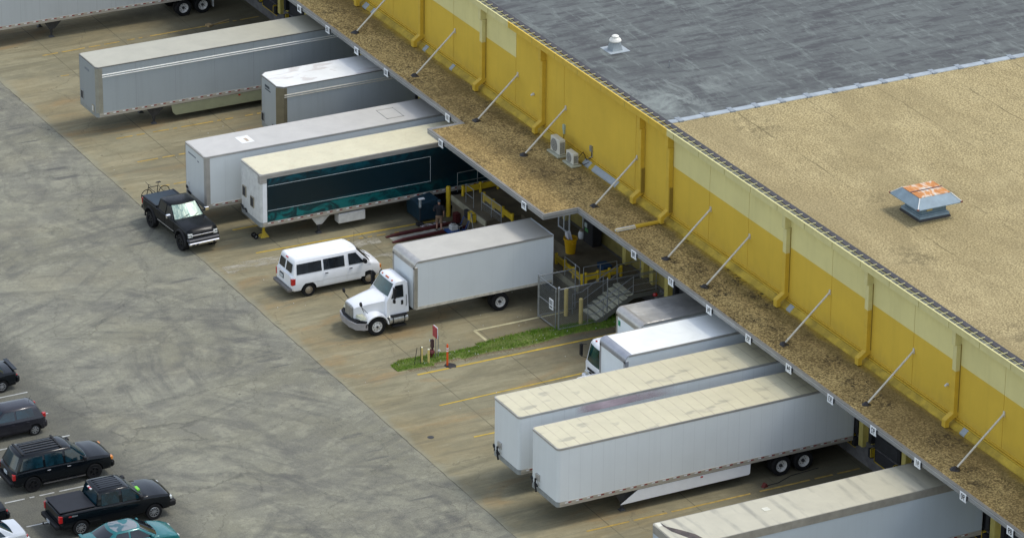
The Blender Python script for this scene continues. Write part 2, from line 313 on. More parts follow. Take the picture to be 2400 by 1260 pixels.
RIMW = simple("white_wheel_paint", (.62, .61, .57), .45, .1, .3, 8)
RIMD = simple("dark_wheel", (.010, .010, .011), .5, .2, .2, 8)
RIMS = simple("silver_wheel", (.45, .46, .47), .3, .7, .2, 8)
YELLOW = simple("safety_yellow", (.62, .43, .02), .55, 0, .22, 3)
BOLL = simple("faded_yellow_sleeve", (.66, .52, .18), .6, 0, .14, 3)
COLY = simple("column_yellow", (.55, .46, .13), .65, 0, .2, 1.5)
BLACKP = simple("black_car_paint", (.004, .006, .008), .12, 0, .1, 2, coat=.15, spec=.2)
BLACKP2 = simple("faded_black_paint", (.007, .008, .009), .25, 0, .25, 2, spec=.16)
CHARC = simple("charcoal_car_paint", (.020, .020, .026), .22, .2, .1, 2, coat=.3, spec=.35)
PLASTIC = simple("black_plastic", (.012, .012, .013), .6, 0, .15, 5, spec=.25)
BEDC = simple("bed_cover_vinyl", (.011, .012, .016), .55, 0, .2, 3, spec=.25)
BEDC2 = simple("blue_grey_bed_cover", (.018, .034, .048), .45, 0, .2, 3, spec=.3)
TEALP = simple("teal_car_paint", (.006, .13, .135), .25, .15, .08, 2, coat=.3)
SILVP = simple("silver_white_car_paint", (.52, .54, .55), .25, .2, .06, 2, coat=.8)
RED = simple("red_lamp", (.45, .012, .012), .25, 0, .15, 8, coat=.5)
AMBER = simple("amber_lamp", (.75, .25, .03), .3, 0, .1, 8, coat=.5)
LAMPW = simple("clear_lamp", (.62, .64, .60), .15, .2, .2, 14, coat=.8)
PLATE = simple("licence_plate", (.55, .60, .62), .4, 0, .4, 30)
TARB = simple("roof_tar", (.014, .011, .011), .5, 0, .5, 6)
ORANGE = simple("orange_post", (.75, .10, .015), .5, 0, .1, 4)
WHITE = simple("white_sign_face", (.78, .80, .80), .5, 0, .06, 5)
INK = simple("black_ink", (.015, .018, .022), .5)
LYEL = simple("yellow_line_paint", (.50, .34, .035), .8, 0, .35, 2.2)
LYELF = simple("faded_yellow_line_paint", (.40, .27, .06), .85, 0, .4, 2.2)
LWHT = simple("white_line_paint", (.45, .46, .43), .8, 0, .3, 3)
LTAN = simple("tan_line_paint", (.50, .45, .26), .8, 0, .3, 3)
MAROON = simple("maroon_steel", (.075, .010, .010), .6, 0, .3, 3)
SKIN = simple("skin", (.42, .23, .16), .6, 0, .1, 12)
GREENL = simple("green_label", (.01, .25, .12), .5)
def m_glass(name, col, rough=.06):
    t = NT(name); n = t.noise(t.pos((1, 1, 1), local=True), 1.6, 3, .5, .6)
    c = t.mix(t.ramp(n, .35, .7), tuple(v*.5 for v in col), tuple(min(1, v*1.5) for v in col))
    t.put(t.b.inputs["Coat Weight"], .25); t.put(t.b.inputs["Coat Roughness"], .03)
    return t.fin(c, rough, 0, .45)
GLASS = m_glass("dark_tinted_glass", (.010, .014, .018)); GLASSB = m_glass("blue_tinted_glass", (.004, .022, .032))
GLASST = m_glass("teal_windscreen_glass", (.006, .042, .040), .12); 
def m_shade():
    t = NT("windscreen_with_sunshade"); n = t.noise(t.pos((1, 5, .6), local=True), 1.5, 5, .7, 1.2)
    c = t.mix(t.ramp(n, .35, .62), (.03, .13, .12), (.42, .52, .40)); t.put(t.b.inputs["Coat Weight"], 1.0)
    return t.fin(c, .25, .2, .6)
SHADE = m_shade()
def m_mural():
    t = NT("teal_curtain_print"); L = t.pos(local=True); z = t.sep(L)[2]; y = t.sep(L)[1]
    n = t.noise(t.pos((1, .8, 1), local=True, rot=(.6, 0, 0)), .9, 5, .62, 2.4)
    band = t.ramp(t.math('ABSOLUTE', t.math('SUBTRACT', z, 2.72)), .60, .95)
    top = t.mix(t.ramp(n, .44, .58), (.001, .018, .028), (.001, .075, .10))
    low = t.mix(t.ramp(n, .42, .56), (.001, .035, .042), (.002, .16, .155))
    lo = t.math('LESS_THAN', z, 2.0)
    edge = t.ramp(y, .12, .75, (1, 1, 1), (0, 0, 0))
    c = t.mix(lo, top, low); c = t.mix(band, (.001, .013, .019), c)
    r = t.n("MapRange"); t.put(r.inputs[0], y); r.inputs[1].default_value = 3.0; r.inputs[2].default_value = 11.0
    c = t.mix(t.math('MULTIPLY', r.outputs[0], .8), c, (.001, .013, .022))
    return t.fin(c, .32, 0, .5)
MURAL = m_mural()
def m_rust():
    t = NT("rusted_white_panel"); L = t.pos((.8, 2.0, 1), local=True)
    n = t.noise(L, 1.1, 7, .66, .7); y = t.sep(t.pos(local=True))[0]
    e = t.math('ADD', n, t.math('MULTIPLY', t.math('PINGPONG', t.math('ADD', y, 4), .5), .22))
    return t.fin(t.mix(t.ramp(e, .45, .60), (.60, .58, .50), t.mix(t.ramp(n, .4, .7), (.62, .26, .05), (.38, .13, .03))), .7)
RUST = m_rust()
def m_clear():
    t = NT("teal_roof_peeling_clearcoat"); n = t.noise(t.pos(local=True), 1.3, 4, .5, .8)
    f = t.math('MULTIPLY', t.ramp(n, .46, .48), t.ramp(n, .54, .60, (1, 1, 1), (0, 0, 0)))
    c = t.mix(t.ramp(n, .50, .52), (.006, .12, .13), (.03, .10, .12)); c = t.mix(f, c, (.20, .22, .23))
    return t.fin(c, .4, .1, .5)
PEEL = m_clear()
def m_chain():
    t = NT("chain_link"); L = t.sep(t.pos(local=True)); u = t.math('ADD', L[0], L[1])
    a = t.math('PINGPONG', t.math('ADD', u, L[2]), .055); b = t.math('PINGPONG', t.math('SUBTRACT', u, L[2]), .055)
    k = t.math('LESS_THAN', t.math('MINIMUM', a, b), .0065)
    t.put(t.b.inputs["Alpha"], k); return t.fin((.30, .33, .34), .45, .6)
CHAIN = m_chain()
# ------------------------------------------------------------------ mesh helpers
class MB:
    def __init__(s): s.v = []; s.f = []; s.m = []
    def add(s, vs, fs, mi=0):
        o = len(s.v); s.v += [tuple(v) for v in vs]; s.f += [tuple(i+o for i in f) for f in fs]; s.m += [mi]*len(fs); return s
    def box(s, x0, x1, y0, y1, z0, z1, mi=0):
        vs = [(x, y, z) for z in (z0, z1) for y in (y0, y1) for x in (x0, x1)]
        return s.add(vs, [(0, 2, 3, 1), (4, 5, 7, 6), (0, 1, 5, 4), (2, 6, 7, 3), (0, 4, 6, 2), (1, 3, 7, 5)], mi)
    def cyl(s, p0, p1, r0, r1=None, n=12, mi=0, caps=True):
        p0, p1 = Vector(p0), Vector(p1); r1 = r0 if r1 is None else r1
        d = (p1-p0).normalized(); a = d.orthogonal().normalized(); b = d.cross(a)
        vs = []
        for p, r in ((p0, r0), (p1, r1)):
            for i in range(n):
                t = 2*math.pi*i/n; vs.append(p + (a*math.cos(t)+b*math.sin(t))*r)
        fs = [(i, (i+1) % n, n+(i+1) % n, n+i) for i in range(n)]
        if caps: fs += [tuple(range(n-1, -1, -1)), tuple(range(n, 2*n))]
        return s.add(vs, fs, mi)
    def path(s, pts, r, n=8, mi=0):
        for a, b in zip(pts[:-1], pts[1:]): s.cyl(a, b, r, r, n, mi)
        return s
    def prism(s, poly, axis, a0, a1, mi=0):
        n = len(poly); vs = []
        for a in (a0, a1):
            for u, v in poly:
                vs.append({'x': (a, u, v), 'y': (u, a, v), 'z': (u, v, a)}[axis])
        return s.add(vs, [tuple(range(n-1, -1, -1)), tuple(range(n, 2*n))]+[(i, (i+1) % n, n+(i+1) % n, n+i) for i in range(n)], mi)
    def loft(s, secs, mi=0, closed=True, caps=True):
        n = len(secs[0]); vs = [p for q in secs for p in q]; fs = []
        for k in range(len(secs)-1):
            for i in range(n if closed else n-1):
                j = (i+1) % n; fs.append((k*n+i, k*n+j, (k+1)*n+j, (k+1)*n+i))
        if caps and closed: fs += [tuple(range(n-1, -1, -1)), tuple(range((len(secs)-1)*n, len(secs)*n))]
        return s.add(vs, fs, mi)
    def lathe(s, prof, axis='y', c=(0, 0, 0), n=28, mi=0, closed=False):
        vs = []
        for i in range(n):
            t = 2*math.pi*i/n; co, si = math.cos(t), math.sin(t)
            for r, h in prof:
                vs.append({'y': (c[0]+r*co, c[1]+h, c[2]+r*si), 'z': (c[0]+r*co, c[1]+r*si, c[2]+h), 'x': (c[0]+h, c[1]+r*co, c[2]+r*si)}[axis])
        m = len(prof); fs = []
        for i in range(n):
            j = (i+1) % n
            for k in range(m if closed else m-1):
                l = (k+1) % m; fs.append((i*m+k, j*m+k, j*m+l, i*m+l))
        return s.add(vs, fs, mi)
    def build(s, name, mats, parent=None, bevel=0.0, smooth=None, segs=1, loc=None, sub=0):
        me = bpy.data.meshes.new(name); me.from_pydata(s.v, [], s.f)
        if not isinstance(mats, (list, tuple)): mats = [mats]
        for m in mats: me.materials.append(m)
        me.polygons.foreach_set("material_index", s.m)
        bm = bmesh.new(); bm.from_mesh(me); bmesh.ops.remove_doubles(bm, verts=bm.verts, dist=1e-5)
        bmesh.ops.recalc_face_normals(bm, faces=bm.faces)
        if bevel:
            es = [e for e in bm.edges if len(e.link_faces) == 2 and e.calc_face_angle(0) > R(28)]
            bmesh.ops.bevel(bm, geom=es, offset=bevel, segments=segs, affect='EDGES', profile=.5, clamp_overlap=True)
        if sub:
            bmesh.ops.subdivide_edges(bm, edges=bm.edges, cuts=sub, use_grid_fill=True)
        bm.to_mesh(me); bm.free()
        if smooth is not None:
            me.polygons.foreach_set("use_smooth", [True]*len(me.polygons)); me.set_sharp_from_angle(angle=R(smooth))
        o = bpy.data.objects.new(name, me); COL.objects.link(o)
        if parent: o.parent = parent
        if loc: o.location = loc
        return o
def tag(o, label=None, cat=None, group=None, kind=None):
    if label: o["label"] = label
    if cat: o["category"] = cat
    if group: o["group"] = group
    if kind: o["kind"] = kind
    return o
def thing(name, label, cat, loc=(0, 0, 0), rz=0.0, group=None):
    o = bpy.data.objects.new(name, None); COL.objects.link(o); o.location = loc; o.rotation_euler = (0, 0, rz)
    o.empty_display_size = .3
    return tag(o, label, cat, group)
def text_mesh(body, size, name, mat, parent, matrix, mirror=True, depth=.004, sx=1.0):
    cu = bpy.data.curves.new(name, 'FONT'); cu.body = body; cu.size = size; cu.align_x = 'CENTER'; cu.align_y = 'CENTER'; cu.extrude = depth
    cu.offset = size*.006
    tmp = bpy.data.objects.new(name, cu); COL.objects.link(tmp)
    dg = bpy.context.evaluated_depsgraph_get(); me = bpy.data.meshes.new_from_object(tmp.evaluated_get(dg))
    bpy.data.objects.remove(tmp); bpy.data.curves.remove(cu)
    if mirror:
        me.transform(Matrix.Diagonal((-sx, 1, 1, 1))); me.flip_normals()
    else: me.transform(Matrix.Diagonal((sx, 1, 1, 1)))
    me.transform(matrix); me.materials.clear(); me.materials.append(mat); me.name = name
    o = bpy.data.objects.new(name, me); COL.objects.link(o); o.parent = parent
    return o
# orientation matrices for text: reading plane facing -Y, +X, -X
def m_negy(x, y, z): return Matrix.Translation((x, y, z)) @ Matrix.Rotation(R(90), 4, 'X')
def m_posx(x, y, z): return Matrix.Translation((x, y, z)) @ Matrix.Rotation(R(90), 4, 'Z') @ Matrix.Rotation(R(90), 4, 'X')

# ------------------------------------------------------------------ ground
g = MB(); g.add([(-500, -400, 0), (400, -400, 0), (400, 500, 0), (-500, 500, 0)], [(0, 1, 2, 3)])
o = g.build("ground", ASPHALT); tag(o, "grey cracked asphalt yard with dark tyre smears", kind="structure")
g = MB(); xs = [-140+i*0.5 for i in range(361)]
top = [(x, 16.5, .004) for x in xs]; bot = [(x, -2.12+.012*math.sin(x*1.9)+random.uniform(-.02, .02), .004) for x in xs]
g.add(bot+top, [(i, i+1, len(xs)+i+1, len(xs)+i) for i in range(len(xs)-1)])
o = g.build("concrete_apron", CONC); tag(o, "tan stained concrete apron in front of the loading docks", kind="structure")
# dark tarred seam between the two
g = MB(); ns = []
for i, (x, y, z) in enumerate(bot):
    ns.append((x, y+random.uniform(.0, .03), .007))
g.add([(a[0], a[1]-.01-random.uniform(0, .02), .007) for a in bot]+ns, [(i, i+1, len(xs)+i+1, len(xs)+i) for i in range(len(xs)-1)])
o = g.build("pavement_seam", simple("seam_dirt", (.10, .09, .065), .9, 0, .7, 3)); tag(o, "dark seam between concrete apron and asphalt", kind="structure")

def line(name, pts, wd, mat, label, z=.011, broken=0.0):
    m = MB()
    for (x0, y0), (x1, y1) in zip(pts[:-1], pts[1:]):
        d = Vector((x1-x0, y1-y0)); L = d.length; d /= L; n = Vector((-d.y, d.x)); k = max(2, int(L/.25)); prev = None
        for i in range(k+1):
            p = Vector((x0, y0))+d*L*i/k; a = p+n*wd*(.5+random.uniform(-.09, .04)); b = p-n*wd*(.5+random.uniform(-.09, .04))
            if prev and random.random() >= broken: m.add([(*prev[0], z), (*a, z), (*b, z), (*prev[1], z)], [(0, 1, 2, 3)])
            prev = (a, b)
    o = m.build(name, mat); tag(o, label, kind="structure"); return o
line("painted_line", [(-17.98, 1.72), (-17.9, 15.8)], .15, LYEL, "bright yellow bay line beside the grass strip")
line("painted_line", [(-14.3, 1.1), (-14.5, 12)], .11, LYEL, "thin yellow bay line ending in front of the cab truck")
line("painted_line", [(-10.4, 1.0), (-10.3, 5)], .12, LYEL, "short yellow bay line at the front of a white trailer")
line("painted_line", [(-35.47, .84), (-35.17, 11.4)], .14, LYEL, "bright yellow bay line between teal trailer and van")
line("painted_line", [(-34.9, 5.3), (-34.5, 11.0)], .12, LYELF, "doubled faded yellow line beside the maroon rails", broken=.35)
line("painted_line", [(-38.85, 1.0), (-38.8, 6)], .14, LYEL, "yellow bay line running under the teal trailer")
line("painted_line", [(.87, 1.1), (.95, 16.0)], .13, LYELF, "yellow bay line between the two nearest white trailers", broken=.06)
line("painted_line", [(-67.8, 1.7), (-68.2, 16.0)], .14, LYELF, "faded yellow bay line by the farthest trailer", broken=.15)
line("painted_line", [(-64.2, 1.4), (-64.0, 6)], .12, LYELF, "faint yellow bay line behind the second trailer", broken=.35)
line("painted_line", [(-60.2, 1.2), (-60.2, 7)], .12, LYELF, "faint yellow bay line at the front of a grey trailer", broken=.4)
line("painted_line", [(-53.74, .5), (-53.7, 12)], .14, LYELF, "faded yellow bay line alongside the grey trailer", broken=.22)
line("painted_line", [(-50.0, .2), (-50.0, 6)], .14, LYELF, "faded yellow line in the empty bay", broken=.15)
line("painted_line", [(-46.2, .0), (-46.1, 5)], .13, LYELF, "faded yellow bay line behind the parked pickup", broken=.3)
line("painted_line", [(-42.4, 1.0), (-42.3, 5)], .13, LYELF, "faded yellow line behind the light grey trailer", broken=.2)
line("painted_line", [(-19.7, 6.72), (-21.43, 6.7), (-21.43, 12.2)], .16, LTAN, "pale L-shaped line in front of the wire gate")
for k, xx in enumerate((-27.5, -24.8, -22.1, -19.33, -16.6, -13.93, -11.2, -8.5, -5.8, -3.1)):
    line("painted_line", [(xx, -16.5), (xx, -22.0)], .10, LWHT, "white parking stall line", broken=.12)
g = MB(); g.lathe([(0, 0), (.17, 0)], 'z', (-11.3, -.9, .012), 16); o = g.build("manhole_cover", DSTEEL); tag(o, "small round dark metal cover set in the concrete", "manhole cover")

# ------------------------------------------------------------------ warehouse
X0, X1, YW, ZR = -130.0, 60.0, 16.6, 10.2
bld = thing("warehouse", "long gold and cream warehouse with gravel canopy over its docks", "building", (0, 0, 0))
JO = [-81.4, -73.8, -66.2, -58.5, -50.9, -43.3, -35.84, -30.33, -22.53, -14.92, -11.06, -3.18, 4.13, 11.72, 19.3, 26.9, 34.5, 42.1]
g = MB(); cuts = [X0]+JO+[X1]
for a, b in zip(cuts[:-1], cuts[1:]):
    pale = not (a >= -35.9 and b <= -14.9)
    if a > -22.6 and b < -14.8:       # bay that changes colour at the downspout
        g.box(a+.015, -18.62, YW, YW+.2, 5.25, 10.15, 0); g.box(-18.62, b-.015, YW, YW+.2, 5.25, 8.34, 0); g.box(-18.62, b-.015, YW, YW+.2, 8.34, 10.15, 1)
    elif pale: g.box(a+.015, b-.015, YW, YW+.2, 5.25, 8.34, 0); g.box(a+.015, b-.015, YW, YW+.2, 8.34, 10.15, 1)
    else: g.box(a+.015, b-.015, YW, YW+.2, 5.25, 10.15, 0)
g.box(X0, X1, YW+.03, YW+.19, 5.2, 10.1, 2)
g.box(X0, X1, YW-.06, YW-.002, 5.62, 5.68, 2); g.box(X0, X1, YW-.09, YW-.003, 5.50, 5.56, 2)
g.prism([(YW-.001, 5.49), (YW-.10, 5.47), (YW-.34, 5.26), (YW-.34, 5.18), (YW-.001, 5.18)], 'x', X0, X1, 3)
g.build("wall", [GOLD, PALE, GOLD_D, simple("cant_strip_paint", (.44, .31, .03), .8, 0, .45, 1.2)], bld)
for x, l in ((-54.0, .5), (-53.0, .3), (-46.3, .35), (-43.0, .3), (-32.9, .3), (-27.3, .7), (-25.3, 2.6), (9.0, .4), (-6.5, .4)):   # grey torn patches
    g = MB(); g.prism([(YW-.10, 5.485), (YW-.345, 5.27), (YW-.345, 5.18), (YW-.335, 5.18), (YW-.095, 5.47)], 'x', x-l/2, x+l/2); g.build("flashing_patch", simple("grey_flashing", (.30, .34, .36), .6), bld)
g = MB(); g.box(X0, X1, YW+.2, 140, 5.0, 10.1); g.build("building_core", DARKCONC, bld)
def roofplane(name, x0, x1, mat):
    g = MB(); n = 8; g.box(x0, x1, YW+.12, 140, 10.1, 10.2); return g.build(name, mat, bld)
roofplane("membrane_roof", X0, -19.95, MEMB); roofplane("gravel_roof", -19.95, X1, GRAV_R)
g = MB(); g.box(-20.12, -19.72, YW+.3, 140, 10.15, 10.26); 
fl = g.build("roof_flashing", FLASH, bld, bevel=.04)
y = 17.5
while y < 60: g = MB(); g.box(-20.22, -19.66, y, y+.28, 10.17, 10.275); g.build("flashing_lap", simple("flashing_lap_metal", (.24, .27, .29), .5, 0, .3, 4), fl); y += 1.55+random.uniform(-.1, .1)
# eaves: tar edge, gutter, brackets
g = MB(); g.box(X0, X1, YW-.04, YW+.26, 10.30, 10.40); g.build("roof_edge", simple("dark_roof_edge", (.050, .047, .05), .8, 0, .4, 3), bld)
gut = MB()
for a, b, mi in ((X0, -35.86, 0), (-35.86, -18.5, 1), (-18.5, X1, 0)):
    gut.prism([(16.08, 10.16), (16.08, 10.50), (16.11, 10.50), (16.11, 10.34), (16.52, 10.34), (16.52, 10.36), (16.55, 10.36), (16.55, 10.16)], 'x', a, b, mi)
    gut.box(a, b, 16.05, 16.13, 10.485, 10.52, mi)
x = X0
while x < X1: gut.box(x, x+.025, 16.072, 16.079, 10.17, 10.48, 2); x += 2.55
gut.prism([(16.12, 10.342), (16.12, 10.36), (16.51, 10.36), (16.51, 10.342)], 'x', X0, X1, 3)  # trough floor in a mottled dark grey-green
go = gut.build("gutter", [PALE_T, GOLD_D, simple("gutter_joint", (.36, .30, .08), .7), simple("gutter_trough", (.13, .135, .10), .9, 0, .8, 2)], bld)
brm = None; x = -43.0
while x < 15.5:
    if brm is None:
        b = MB(); b.box(-.016, .016, 16.10, 16.62, 10.46, 10.48); br = b.build("gutter_bracket", PALE_T, go); brm = br
    else:
        br = brm.copy(); COL.objects.link(br); br.parent = go
    br.location = (x, 0, 0); x += .615
# downspouts
def downspout(x, pale, torn=False):
    g = MB(); w2 = .15
    a = 0 if not pale else 1
    g.box(x-w2, x+w2, 16.34, YW-.001, 8.05, 9.35, a); g.box(x-w2, x+w2, 16.345, YW-.001, 5.95, 8.05, 0)
    g.box(x-w2-.04, x+w2-.04, 16.26, YW-.001, 9.35, 10.15, a)
    if pale: g.box(x-w2-.16, x-w2, 16.45, YW-.001, 8.0, 9.0, 1)
    g.prism([(YW-.001, 5.95), (16.345, 5.95), (16.345, 5.92), (15.92, 5.62), (15.92, 5.26), (16.14, 5.26), (16.14, 5.52), (YW-.001, 5.75)], 'x', x-w2, x+w2, 0)
    g.box(x+w2, x+w2+.025, YW-.035, YW-.001, 5.95, 9.4, 2)  # dark gold strip: shadow line painted in beside the pipe
    if torn: g.box(x+w2, x+w2+.05, 16.36, YW-.002, 5.8, 7.2, 2)
    o = g.build("downspout", [GOLD_D, PALE_T, simple("painted_shadow_gold", (.25, .17, .02), .9)], bld, bevel=.012); return o
for x, p, t in ((-69.5, 1, 0), (-61.9, 1, 0), (-54.41, 1, 0), (-46.98, 1, 0), (-39.41, 1, 0), (-32.42, 0, 0), (-21.6, 0, 1), (-18.66, 0, 1), (-7.1, 1, 0), (.45, 1, 0), (8.05, 1, 0), (15.6, 1, 0), (23.2, 1, 0)): downspout(x-.1, p, t)
# canopy
CP = [(X0, 13.2), (-35.66, 13.2), (-35.66, 11.2), (-22.45, 11.2), (-22.45, 13.2), (X1, 13.2), (X1, YW-.004), (X0, YW-.004)]
g = MB(); g.prism(CP, 'z', 5.0, 5.2)
can = g.build("canopy", [GRAV_C], bld)
g = MB()
fr = CP[:6]; 
inn = [(X0, 13.34), (-35.52, 13.34), (-35.52, 11.34), (-22.59, 11.34), (-22.59, 13.34), (X1, 13.34)]
outr = [(X0, 13.16), (-35.70, 13.16), (-35.70, 11.16), (-22.41, 11.16), (-22.41, 13.16), (X1, 13.16)]
for i in range(5):
    a, b, c, d = outr[i], outr[i+1], inn[i+1], inn[i]
    g.add([(*a, 5.235), (*b, 5.235), (*c, 5.205), (*d, 5.205)], [(0, 1, 2, 3)], 1)
    g.add([(*a, 5.235), (*b, 5.235), (*b, 4.95), (*a, 4.95)], [(0, 1, 2, 3)], 0)
    g.add([(*a, 4.95), (*b, 4.95), (*c, 4.95), (*d, 4.95)], [(0, 1, 2, 3)], 0)
    g.add([(*c, 5.205), (*d, 5.205), (*d, 4.95), (*c, 4.95)], [(0, 1, 2, 3)], 0)
fas = g.build("fascia", [FASC, FASC2], can)
g = MB(); x = X0
for i in range(5):
    a, b = Vector((*outr[i], 0)), Vector((*outr[i+1], 0)); d = (b-a).normalized(); n = Vector((d.y, -d.x, 0)); a2 = a+n*.012; b2 = b+n*.012
    g.add([(a2.x, a2.y, 5.16), (b2.x, b2.y, 5.16), (b2.x, b2.y, 5.13), (a2.x, a2.y, 5.13), (a.x, a.y, 5.16), (b.x, b.y, 5.16), (b.x, b.y, 5.13), (a.x, a.y, 5.13)], [(0, 1, 2, 3), (0, 1, 5, 4), (3, 2, 6, 7)])
g.build("drip_edge", simple("bright_drip_edge", (.5, .5, .47), .4, .4), fas)
g = MB(); g.box(X0, X1, 13.4, 16.5, 4.86, 4.99); g.box(-35.4, -22.7, 11.4, 13.45, 4.86, 4.985); g.build("canopy_soffit", simple("soffit", (.10, .10, .095), .8), can)
# struts
for i, x in enumerate((-73.8, -66.2, -58.3, -50.65, -43.1, -35.6, -30.12, -22.35, -14.75, -10.9, -3.3, 4.2, 11.8, 19.4)):
    g = MB(); g.cyl((x, 14.12, 5.22), (x+.02, 16.57, 7.45), .05, n=10); g.box(x-.05, x+.07, 16.55, 16.6, 7.32, 7.58)
    s = g.build("canopy_strut", PIPE, bld, smooth=40)
    g = MB(); k = 9
    ring = [[(x+math.cos(2*math.pi*j/k)*r*random.uniform(.75, 1.3), 14.08+math.sin(2*math.pi*j/k)*r*.9*random.uniform(.7, 1.25), z) for j in range(k)] for r, z in ((.27, 5.204), (.20, 5.24), (.09, 5.32), (.06, 5.34))]
    g.loft(ring); g.build("tar_boot", TARB, s)
# white extension pipe lying on the canopy
g = MB(); g.box(-18.98, -18.78, 14.6, 15.95, 5.22, 5.36, 0); g.box(-18.98, -18.78, 13.45, 14.6, 5.215, 5.355, 1); g.build("drain_extension", [GOLD_D, OFFW], bld, bevel=.02)
# dock wall and columns
g = MB(); g.box(X0, X1, 16.42, 17.2, 0, 1.25, 0); g.build("dock_foundation", DARKCONC, bld)
S = 3.7903; docks = [13.9586-S*k for k in range(-2, 11)] + [-37.145-S*k for k in range(0, 13)]
g = MB(); g.box(X0, X1, 16.6, 17.0, 1.25, 4.9, 0); g.build("dock_wall", simple("dock_wall_paint", (.27, .22, .06), .8, 0, .3, 1.2), bld)
PIT = simple("dock_pit", (.03, .03, .033), .8)
for i, c in enumerate(docks):
    if -36.9 < c < -20: continue
    d = MB(); d.box(c-1.2, c+1.2, 16.50, 16.62, 1.22, 4.2, 0); 
    for z in (1.9, 2.5, 3.1, 3.7): d.box(c-1.18, c+1.18, 16.48, 16.52, z, z+.03, 0)
    do = d.build("dock_door", DOORM, bld)
    for sx in (-1, 1):
        q = MB(); q.box(c+sx*1.28-.13, c+sx*1.28+.13, 16.24, 16.6, 1.45, 4.4); q.build("dock_seal", BLACKR, do, bevel=.03)
        q = MB(); q.box(c+sx*1.15-.13, c+sx*1.15+.13, 16.18, 16.42, .75, 1.22, 0); q.box(c+sx*1.02-.05, c+sx*1.02+.05, 16.17, 16.4, .82, 1.3, 1); q.build("dock_bumper", [BLACKR, YELLOW], do, bevel=.02)
    q = MB(); q.box(c-1.41, c+1.41, 16.22, 16.6, 4.4, 4.75); q.build("dock_seal", BLACKR, do, bevel=.03)
    q = MB(); q.box(c-1.0, c+1.0, 16.40, 16.43, .6, 1.22, 0); q.box(c-1.05, c-1.0, 16.39, 16.43, .55, 1.22, 1); q.box(c-1.05, c+1.05, 16.39, 16.43, .55, .60, 1); q.build("leveller_pit", [PIT, YELLOW], do)
for i in range(len(docks)-1):
    for off in (.5,):
        x = (docks[i]+docks[i+1])/2
        if abs(docks[i]-docks[i+1]) > 5 or -36 < x < -19: continue
        g = MB(); g.box(x-.28, x+.08, 16.2, 16.6, 1.0, 4.86, 0); g.box(x+.08, x+.47, 16.5, 16.62, 1.15, 4.86, 0); g.box(x-.47, x-.28, 16.5, 16.62, 1.15, 4.86, 0)
        g.build("column", COLY, bld, bevel=.01)
for x in (-21.1, -23.0, -20.1, -27.0, -29.6, -33.0):
    g = MB(); g.box(x-.18, x+.18, 16.3, 16.6, 1.25, 4.86); g.build("column", COLY, bld, bevel=.01)
# small fittings on the wall
g = MB(); g.box(-33.8, -33.66, 16.52, 16.6, 6.92, 7.03); g.cyl((-33.73, 16.52, 6.98), (-33.75, 16.42, 6.90), .06, n=8); g.build("wall_lamp", OFFW, bld, bevel=.01)
g = MB(); g.box(7.12, 7.24, 16.52, 16.6, 6.92, 7.03); g.cyl((7.18, 16.52, 6.98), (7.17, 16.42, 6.90), .06, n=8); g.build("wall_lamp", OFFW, bld, bevel=.01)
# raised platform between the two banks of docks
pl = thing("loading_platform", "raised dark concrete platform under the wider canopy", "loading platform")
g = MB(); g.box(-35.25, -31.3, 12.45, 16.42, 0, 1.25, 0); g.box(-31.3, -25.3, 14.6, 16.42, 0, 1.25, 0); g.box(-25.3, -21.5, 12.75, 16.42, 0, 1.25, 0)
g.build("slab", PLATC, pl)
g = MB(); g.box(-35.3, -31.25, 12.40, 12.47, .95, 1.262, 0); g.box(-25.35, -21.45, 12.70, 12.77, .95, 1.262, 0); g.build("nosing", EDGEC, pl)
for x in (-32.9, -25.0):
    yb = 12.41 if x < -30 else 12.71
    g = MB(); g.box(x-.45, x+.05, yb-.22, yb, .78, 1.22, 0); g.box(x+.07, x+.62, yb-.26, yb, .80, 1.30, 1); g.build("bumper", [BLACKR, YELLOW], pl, bevel=.02)
def guard(pts, nposts, name="guard_bar"):
    g = MB(); (x0, y0), (x1, y1) = pts; d = Vector((x1-x0, y1-y0, 0)); n = Vector((-d.y, d.x, 0)).normalized()*.05; a = Vector((x0, y0, 0)); b = Vector((x1, y1, 0))
    g.loft([[a-n+Vector((0, 0, 1.45)), a+n+Vector((0, 0, 1.45)), a+n+Vector((0, 0, 1.78)), a-n+Vector((0, 0, 1.78))], [b-n+Vector((0, 0, 1.45)), b+n+Vector((0, 0, 1.45)), b+n+Vector((0, 0, 1.78)), b-n+Vector((0, 0, 1.78))]])
    for i in range(nposts):
        p = a.lerp(b, (i+.5*0)/(nposts-1)); g.cyl((p.x, p.y, 1.25), (p.x, p.y, 1.86), .085, n=10)
    return g.build(name, YELLOW, pl, bevel=.01)
guard([(-34.95, 12.95), (-35.0, 16.2)], 4); guard([(-33.6, 13.55), (-30.3, 13.55)], 4); guard([(-24.6, 13.15), (-21.6, 13.05)], 4); guard([(-21.65, 13.3), (-21.68, 15.4)], 4)
def railing(pts, z0, z1, parent, mesh=False, name="railing", mid=True, posts=None):
    g = MB(); P3 = [Vector((x, y, 0)) for x, y in pts]
    zz = [z1, (z0+z1)/2] if mid else [z1]
    for a, b in zip(P3[:-1], P3[1:]):
        for z in zz: g.cyl((a.x, a.y, z), (b.x, b.y, z), .022, n=6)
        L = (b-a).length; k = max(1, round(L/1.3))
        for i in range(k+1):
            p = a.lerp(b, i/k); g.cyl((p.x, p.y, z0), (p.x, p.y, z1), .022, n=6)
        if mesh:
            g.add([(a.x, a.y, z0+.1), (b.x, b.y, z0+.1), (b.x, b.y, z1), (a.x, a.y, z1)], [(0, 1, 2, 3)], 1)
    return g.build(name, [STEEL, CHAIN], parent, smooth=40)
